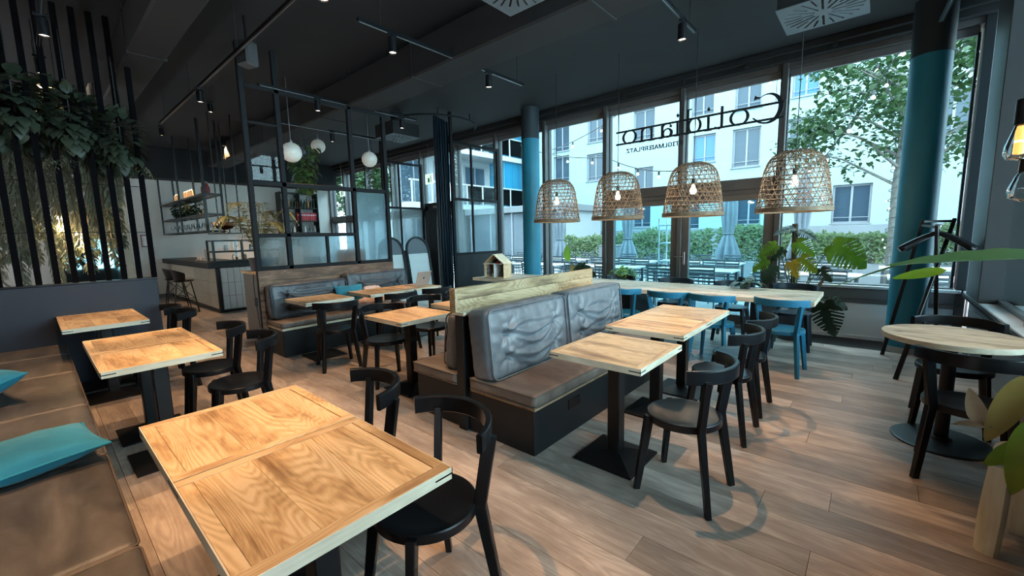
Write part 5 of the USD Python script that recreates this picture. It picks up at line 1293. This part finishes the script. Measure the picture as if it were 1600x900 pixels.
leaf_part(t, (-.22, -.11, .15), (-.33, -.12, .17), (-.3, -.6, 1), 1, 'leaf_dry', shape=blade(.11, .02, 12, .5), stem_from=(0, 0, .3))
leaf_part(t, (-.06, -.10, .34), (-.05, -.16, -.06), (-.6, -1, .1), 1, 'leaf_yellow', shape=blade(.40, .07, 16, .08), stem_from=(.02, 0, .45))
# Edison pendant at the right
t = thing('bulb_pendant', 'hanging tubular filament bulb in a black socket, upper of two at the right edge', 'lamp', (.475, 3.1, 1.80))
MB().lathe([(0, .27), (.028, .27), (.030, .16), (.024, .155), (0, .155)], k=24).build('socket', 'black_paint', t, smooth=30)
MB().lathe([(.022, .158), (.030, .13), (.050, .06), (.052, .025), (.04, .0), (0, -.008)], k=28).build('glass_bulb', 'clear_glass', t, smooth=True)
MB().lathe([(0, .15), (.019, .15), (.021, .025), (0, .02)], k=12).build('filament', 'filament', t, smooth=True)
MB().tube([(0, 0, .27), (0, 0, CZ - 1.80)], .004, 6).build('cable', 'cable_black', t)
point_lamp(t, .08, .6, (1, .6, .28), r=.02)
t = thing('bulb_pendant', 'hanging clear glass bulb, lower of two cut by the right edge', 'lamp', (.505, 3.13, 1.60))
MB().lathe([(0, .20), (.020, .20), (.022, .14), (0, .14)], k=24).build('socket', 'black_paint', t, smooth=30)
MB().lathe([(.018, .142), (.03, .12), (.05, .06), (.045, .02), (.0, .0)], k=28).build('glass_bulb', 'clear_glass', t, smooth=True)
MB().tube([(0, 0, .20), (0, 0, CZ - 1.60)], .004, 6).build('cable', 'cable_black', t)

# ------------------------------------------------------------------ outside: court, buildings, garden
MB().box(-40, 14, WY + .25, 40, -.12, -.02).build('ground', 'paving', kind='structure')
fb = thing('white_building', 'white rendered building across the court with grey framed windows', 'building')
FY = 20.0
wins = [(-13.62, 6.78, 1.05, 1.5, 0), (-11.43, 6.9, 1.0, 1.4, 0), (-8.83, 6.6, 1.05, 1.4, 0), (-6.16, 7.1, .95, 1.2, 0), (-4.38, 7.0, .98, 1.15, 1), (-2.43, 7.0, .88, 1.0, 2),
        (-13.62, 5.07, 1.05, 1.42, 0), (-11.5, 4.92, .96, 1.4, 0), (-8.8, 4.0, .94, 1.2, 0), (-6.05, 5.08, .95, 1.2, 2), (-4.38, 4.88, 1.05, 1.58, 0), (-2.5, 5.12, .88, 1.2, 0),
        (-4.2, 2.32, .95, 1.3, 0), (-.82, 2.35, 1.14, 1.42, 0), (-8.9, 2.3, .95, 1.2, 0), (1.6, 5.1, 1.0, 1.4, 0), (-6.6, 2.2, .9, 1.3, 0)]
wall = Polygon([(-15.4, -.1), (9, -.1), (9, 12.5), (-15.4, 12.5)])
holes = unary_union([rect(x - w / 2, x + w / 2, z - h / 2, z + h / 2) for x, z, w, h, k in wins])
def upright(p, y, depth, mb): # polygon in (x, z) standing at y, thickness toward +y
    for g in getattr(p, 'geoms', [p]):
        m = trimesh.creation.extrude_polygon(g, depth, engine='earcut'); v = m.vertices; mb.add(np.stack([v[:, 0], y + depth - v[:, 2], v[:, 1]], 1), m.faces)
    return mb
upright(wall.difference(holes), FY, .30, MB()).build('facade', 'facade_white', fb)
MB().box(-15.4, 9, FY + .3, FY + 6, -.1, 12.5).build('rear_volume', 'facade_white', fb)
MB().box(-15.4, 9, FY - .06, FY - .001, -.1, 1.58, b=.01).build('plinth', 'facade_plinth', fb)
for i in range(12): MB().box(-15.4 + i * 2.02, -15.385 + i * 2.02, FY - .065, FY - .058, -.1, 1.57).build('plinth_joint', 'win_reveal', fb)
for i, (x, z, w, h, k) in enumerate(wins):
    x0, x1, z0, z1 = x - w / 2, x + w / 2, z - h / 2, z + h / 2; f = .07
    frp = rect(x0, x1, z0, z1).difference(rect(x0 + f, x - f / 2, z0 + f, z1 - f)).difference(rect(x + f / 2, x1 - f, z0 + f, z1 - f))
    g = upright(frp, FY + .14, .06, MB()).build('window', 'win_frame', fb)
    MB().box(x0 + .03, x1 - .03, FY + .17, FY + .18, z0 + .03, z1 - .03).build('glass', ('win_glass', 'win_glass', 'win_blue')[k] if i != 10 else 'win_glass', g)
    MB().box(x0 - .04, x1 + .04, FY - .05, FY + .14, z0 - .05, z0, b=.005).build('window_sill', 'win_reveal', fb)
    MB().tube([(x0, FY + .05, z0 + .22), (x1, FY + .05, z0 + .22)], .012, 6).build('guard_bar', 'win_frame', fb)
    if i % 3 == 1: MB().box(x0 + f, x - .1, FY + .20, FY + .22, z0 + f, z0 + h * .6).build('curtain', 'win_curtain', g)
# building on the left with white balconies
fb = thing('balcony_building', 'building with white balcony bands and blue cladding at the left of the court', 'building')
BXl = -17.0
MB().box(BXl - 6, BXl - 1.4, 12.2, 26, 0, 12.5).build('rear_wall', 'facade_left', fb)
for z in (2.9, 5.85, 8.8):
    MB().box(BXl - 1.5, BXl, 12.2, 26, z, z + .28, b=.01).build('balcony_slab', 'balcony_white', fb)
    for k in range(12): MB().box(BXl - .06, BXl - .0, 12.3 + k * 1.2, 12.38 + k * 1.2, z + .28, z + 1.35, b=.004).build('balcony_post', 'balcony_white', fb)
    MB().box(BXl - .06, BXl, 12.2, 26, z + 1.30, z + 1.37, b=.004).build('hand_rail', 'balcony_white', fb)
    MB().box(BXl - .035, BXl - .025, 12.3, 25.5, z + .36, z + 1.28).build('balcony_glass', 'clear_glass', fb)
for z in (.3, 3.25, 6.2, 9.1):
    for k in range(6):
        y0 = 12.6 + k * 2.2; g = MB().box(BXl - 1.41, BXl - 1.34, y0, y0 + 1.7, z, z + 2.3, b=.01).build('window', 'win_frame', fb)
        for q in (0, 1): MB().box(BXl - 1.335, BXl - 1.325, y0 + .08 + q * .82, y0 + .80 + q * .82, z + .08, z + 2.2).build('glass', 'win_glass', g)
MB().box(BXl - 5, BXl - .2, 19.2, 26, 0, 12.5, b=.02).build('blue_cladding', 'blue_clad', fb)
for k in range(10): MB().box(BXl - .2, BXl - .17, 19.3 + k * .65, 19.36 + k * .65, 0, 12.5).build('cladding_batten', 'blue_paint', fb)
# canopy strip and low annexe at the left
t = thing('annexe', 'low glazed annexe with flat grey roof at the left of the terrace', 'building')
MB().box(-16.8, -10.6, 15.5, 19.5, 2.55, 2.85, b=.02).build('roof_slab', 'facade_plinth', t)
for k in range(5): MB().box(-16.6 + k * 1.45, -16.5 + k * 1.45, 15.7, 15.8, 0, 2.55, b=.005).build('post', 'win_frame', t)
for k in range(4): MB().box(-16.5 + k * 1.45, -15.15 + k * 1.45, 15.74, 15.76, .1, 2.5).build('glass', 'win_glass', t)
MB().box(-16.6, -10.8, 16.2, 19.4, 0, 2.55).build('rear_wall', 'facade_left', t)
# planters with hedge
rh = np.random.RandomState(9)
for i, (x0, x1, l) in enumerate(((-9.6, -6.9, 'leafy planter hedge behind the terrace, left end'), (-6.7, -4.0, 'leafy planter hedge behind the terrace, seen left of the door mullion'), (-3.8, -1.9, 'leafy planter hedge behind the terrace, seen right of the door mullion'), (-1.7, .6, 'leafy planter hedge behind the terrace, under the ground floor window'), (.8, 3.0, 'leafy planter hedge behind the terrace, right of the tree trunk'))):
    t = thing('planter_hedge', l, 'hedge', ((x0 + x1) / 2, 14.4, 0)); hw = (x1 - x0) / 2
    MB().box(-hw, hw, -.35, .35, -.02, .55, b=.02).build('planter', 'planter', t)
    mb, st = MB(), MB()
    for k in range(2600):
        x = rh.uniform(-hw, hw); y = rh.uniform(-.5, .5); top = 1.25 + .35 * meshkit.noise(np.array([[x * 1.5 + i * 7, 0, 3.0]]))[0]
        z = .5 + (top - .5) * rh.rand() ** .7
        d = rh.randn(3); d[2] = abs(d[2]) * .6; put_leaf(mb, SMALL, (x, y * (1 - .3 * z), z), d, (0, -1, .4), .13 * (.6 + .8 * rh.rand()), .7)
    for k in range(20):
        x = rh.uniform(-hw, hw); st.tube([(x, 0, .5), (x + rh.uniform(-.1, .1), rh.uniform(-.2, .2), 1.2)], .01, 4)
    mb.build('foliage', 'leaf_hedge', t, smooth=True, kind='stuff'); st.build('stem', 'stem_brown', t)
# street tree wound with lights
def tree(label, loc, H, crown, n, seed, lights=False, size=.18, rad=.11, trunk_top=2.3):
    t = thing('tree', label, 'tree', loc); r_ = np.random.RandomState(seed)
    MB().tube([(0, 0, 0), (.02, 0, 1.0), (.0, .02, trunk_top), (.04, 0, H * .62), (.1, 0, H * .85)], [rad * 1.15, rad, rad * .9, rad * .55, .02], 12).build('trunk', 'bark', t, smooth=True)
    tips = []
    for k in range(22):
        z0 = trunk_top - .1 + (H * .8 - trunk_top) * k / 22; th = k * 2.4 + r_.rand(); L = crown * (1 - .45 * k / 22) * (.7 + .5 * r_.rand())
        e = np.array([L * math.cos(th), L * math.sin(th), z0 + L * .55]); m_ = np.array([L * .5 * math.cos(th + .15), L * .5 * math.sin(th + .15), z0 + L * .36])
        MB().tube([(0.02, 0, z0), m_, e], [.035, .02, .006], 6).build('branch', 'bark', t, smooth=True)
        for q in range(5):
            u = .4 + .6 * r_.rand(); p = m_ + (e - m_) * u if u > .5 else np.array([0, 0, z0]) + (m_ - [0, 0, z0]) * (u * 2); tips.append(p + r_.randn(3) * .12)
        tips.append(e)
    tips = np.array(tips); mb = MB()
    for k in range(n):
        p = tips[r_.randint(len(tips))] + r_.randn(3) * [.22, .22, .16]; d = r_.randn(3) * [1, 1, .4] + [0, 0, -.35]
        put_leaf(mb, SMALL, p, d, (r_.randn() * .4, r_.randn() * .4, 1), size * (.6 + .7 * r_.rand()), 1.25)
    mb.build('foliage', 'leaf_tree', t, smooth=True, kind='stuff')
    if lights:
        q = np.linspace(0, 1, 220); a = q * 2 * PI * 16; P = np.stack([(rad + .03) * np.cos(a), (rad + .03) * np.sin(a), .5 + q * (trunk_top + 1.0)], 1)
        MB().tube(P, .006, 4).build('light_cord', 'cable_black', t)
        for k in range(3, 220, 11): MB().lathe([(0, .03), (.022, 0), (0, -.03)], P[k] * [1.25, 1.25, 1], 8).build('light_bulb', 'bulb_out', t)
    return t
tree('slender street tree with its trunk wound in fairy lights, beside the right column', (.25, 12.2, 0), 6.2, 2.1, 5600, 4, True, size=.15)
tree('leafy tree far left outside, seen through the entrance windows', (-16.6, 9.3, 0), 6.0, 1.7, 2200, 5, size=.26)
tree('leafy tree far left outside, seen over the bar past the partition', (-20.5, 9.6, 0), 6.5, 1.9, 2600, 6, size=.3)
tree('leafy tree outside the right hand glass wall', (4.2, 14.0, 0), 6.5, 1.9, 1600, 7)
# closed parasols
def parasol(label, x, y, h=2.75, seed=0):
    t = thing('closed_parasol', label, 'parasol', (x, y, 0)); n = 49; a = np.linspace(0, 2 * PI, n)
    MB().tube([(0, 0, 0), (0, 0, h + .05)], .028, 8).build('pole', 'win_frame', t); MB().box(-.3, .3, -.3, .3, 0, .08, b=.01).build('foot', 'planter', t)
    P = []
    for z, r, f in ((h, .03, .0), (h - .25, .10, .02), (h - .8, .15, .045), (h - 1.25, .12, .02), (h - 1.32, .10, .01), (h - 1.4, .13, .03), (h - 1.75, .22, .07), (h - 1.95, .25, .09)):
        rr = r + f * np.sin(a * 8 + seed); P.append(np.stack([rr * np.cos(a), rr * np.sin(a), z + .05 * np.sin(a * 4 + seed) * (z < h - 1.9)], 1))
    MB().grid(np.array(P)[:, ::-1]).build('folded_canopy', 'parasol', t, smooth=True)
    MB().tube([(.125 * math.cos(q), .125 * math.sin(q), h - 1.30) for q in np.linspace(0, 2 * PI, 20)], .015, 6, cap=False).build('tie', 'parasol', t, smooth=True); return t
parasol('closed grey parasol seen right of the door mullion', -2.95, 12.0, 2.7, 1)
parasol('closed grey parasol seen between the second basket lamp and the mullion', -5.75, 12.0, 2.6, 2)
parasol('closed grey parasol below the leftmost basket lamp', -8.25, 12.0, 2.6, 3)
parasol('closed grey parasol behind the monstera', -1.30, 11.4, 2.75, 4)
# terrace tables and chairs
def out_table(label, x, y, L=1.5):
    t = thing('terrace_table', label, 'table', (x, y, 0))
    for k in range(5): MB().box(-L / 2, L / 2, -.35 + k * .14, -.35 + k * .14 + .13, .71, .74, b=.004).build('slat', 'outdoor_top', t)
    for sx in (-1, 1):
        for sy in (-1, 1): MB().box(sx * (L / 2 - .06) - .02, sx * (L / 2 - .06) + .02, sy * .3 - .02, sy * .3 + .02, 0, .71, b=.003).build('leg', 'outdoor_metal', t)
def make_out_chair(label, loc, rz):
    t = thing('terrace_chair', label, 'chair', loc, rz, group='slatted metal terrace chairs')
    for sx in (-1, 1):
        MB().tube([(sx * .22, -.20, 0), (sx * .22, -.20, .44)], .012, 6).build('leg', 'outdoor_metal', t)
        MB().tube([(sx * .22, .22, 0), (sx * .22, .19, .44), (sx * .22, .25, .88)], .012, 6).build('leg', 'outdoor_metal', t)
    for k in range(6): MB().box(-.22, .22, -.20 + k * .068, -.20 + k * .068 + .055, .435, .450, b=.003).build('seat_slat', 'outdoor_metal', t)
    for k in range(6):
        z = .52 + k * .065; MB().box(-.22, .22, .20 + (z - .44) * .136 - .006, .20 + (z - .44) * .136 + .006, z, z + .034, b=.003).build('back_slat', 'outdoor_metal', t)
    return t
oc = None
cols = [(-8.4, 'under the leftmost basket lamp'), (-6.6, 'left of the door'), (-4.6, 'seen through the left door leaf'), (-2.7, 'seen through the right door leaf'), (-.9, 'behind the monstera'), (.9, 'left of the coat stand'), (2.7, 'near the corner window')]
for j, (y, row) in enumerate(((8.6, 'front row'), (10.5, 'rear row'))):
    for i, (x, w) in enumerate(cols):
        x = x * (1 + .06 * j) - .15 * j
        out_table(f'pale slatted terrace table {w}, {row}', x, y)
        for k, (dx, dy, rz) in enumerate(((-.38, -.62, 180), (.38, -.62, 180), (-.38, .62, 0), (.38, .62, 0))):
            side = ('near left seat', 'near right seat', 'far left seat', 'far right seat')[k]
            l = f'dark slatted terrace chair {w}, {row}, {side}'
            if oc is None: oc = make_out_chair(l, (x + dx, y + dy, 0), Dg(rz))
            else: dup(oc, l, (x + dx, y + dy, 0), Dg(rz))
# tall steel shelf and service box outside
t = thing('steel_ladder_shelf', 'tall pale steel shelf standing outside beside the door mullion', 'shelf', (-3.05, 8.35, 0))
for sx in (-1, 1):
    for sy in (-1, 1): MB().box(sx * .20 - .012, sx * .20 + .012, sy * .2 - .012, sy * .2 + .012, 0, 1.75, b=.002).build('upright', 'shelf_steel', t)
for z in (.2, .55, .9, 1.25, 1.6): MB().box(-.2, .2, -.2, .2, z, z + .025, b=.002).build('tray', 'shelf_steel', t)
t = thing('service_box', 'dark blue grey service box on the terrace left of the door', 'box', (-6.6, 12.6, 0))
MB().box(-.35, .35, -.25, .25, 0, 1.05, b=.02).build('body', 'planter', t); MB().box(-.36, .36, -.26, .26, 1.05, 1.09, b=.006).build('lid', 'panel_grey', t)
# string lights
def string(label, pts, sag, n):
    t = thing('string_lights', label, 'string lights'); pts = np.array(pts, float); P = []
    for a, b in zip(pts[:-1], pts[1:]):
        for u in np.linspace(0, 1, 24)[:-1]: P.append(a + (b - a) * u - [0, 0, sag * 4 * u * (1 - u)])
    P.append(pts[-1]); P = np.array(P); MB().tube(P, .010, 5).build('cord', 'cable_black', t, smooth=True)
    for k in np.linspace(1, len(P) - 2, n).astype(int):
        MB().lathe([(0, 0), (.025, -.01), (.025, -.09), (0, -.09)], P[k], 8).build('lamp_holder', 'cable_black', t)
        MB().lathe([(.015, -.09), (.034, -.12), (.034, -.145), (0, -.165)], P[k], 10).build('bulb', 'bulb_out', t, smooth=True)
string('string of outdoor bulbs sagging across the upper windows behind the sign', [(-8.6, 10.5, 4.0), (-3.9, 9.2, 4.6), (-.4, 10.2, 4.9), (.3, 12.2, 4.4)], .35, 14)
string('string of outdoor bulbs running down to the left behind the basket lamps', [(-3.2, 9.4, 2.8), (-5.2, 9.6, 3.35), (-8.7, 10.5, 4.3)], .15, 8)
string('string of outdoor bulbs running steeply down past the tree', [(.15, 9.0, 4.3), (-.9, 11.0, 3.0), (-1.9, 12.0, 2.6)], .05, 7)
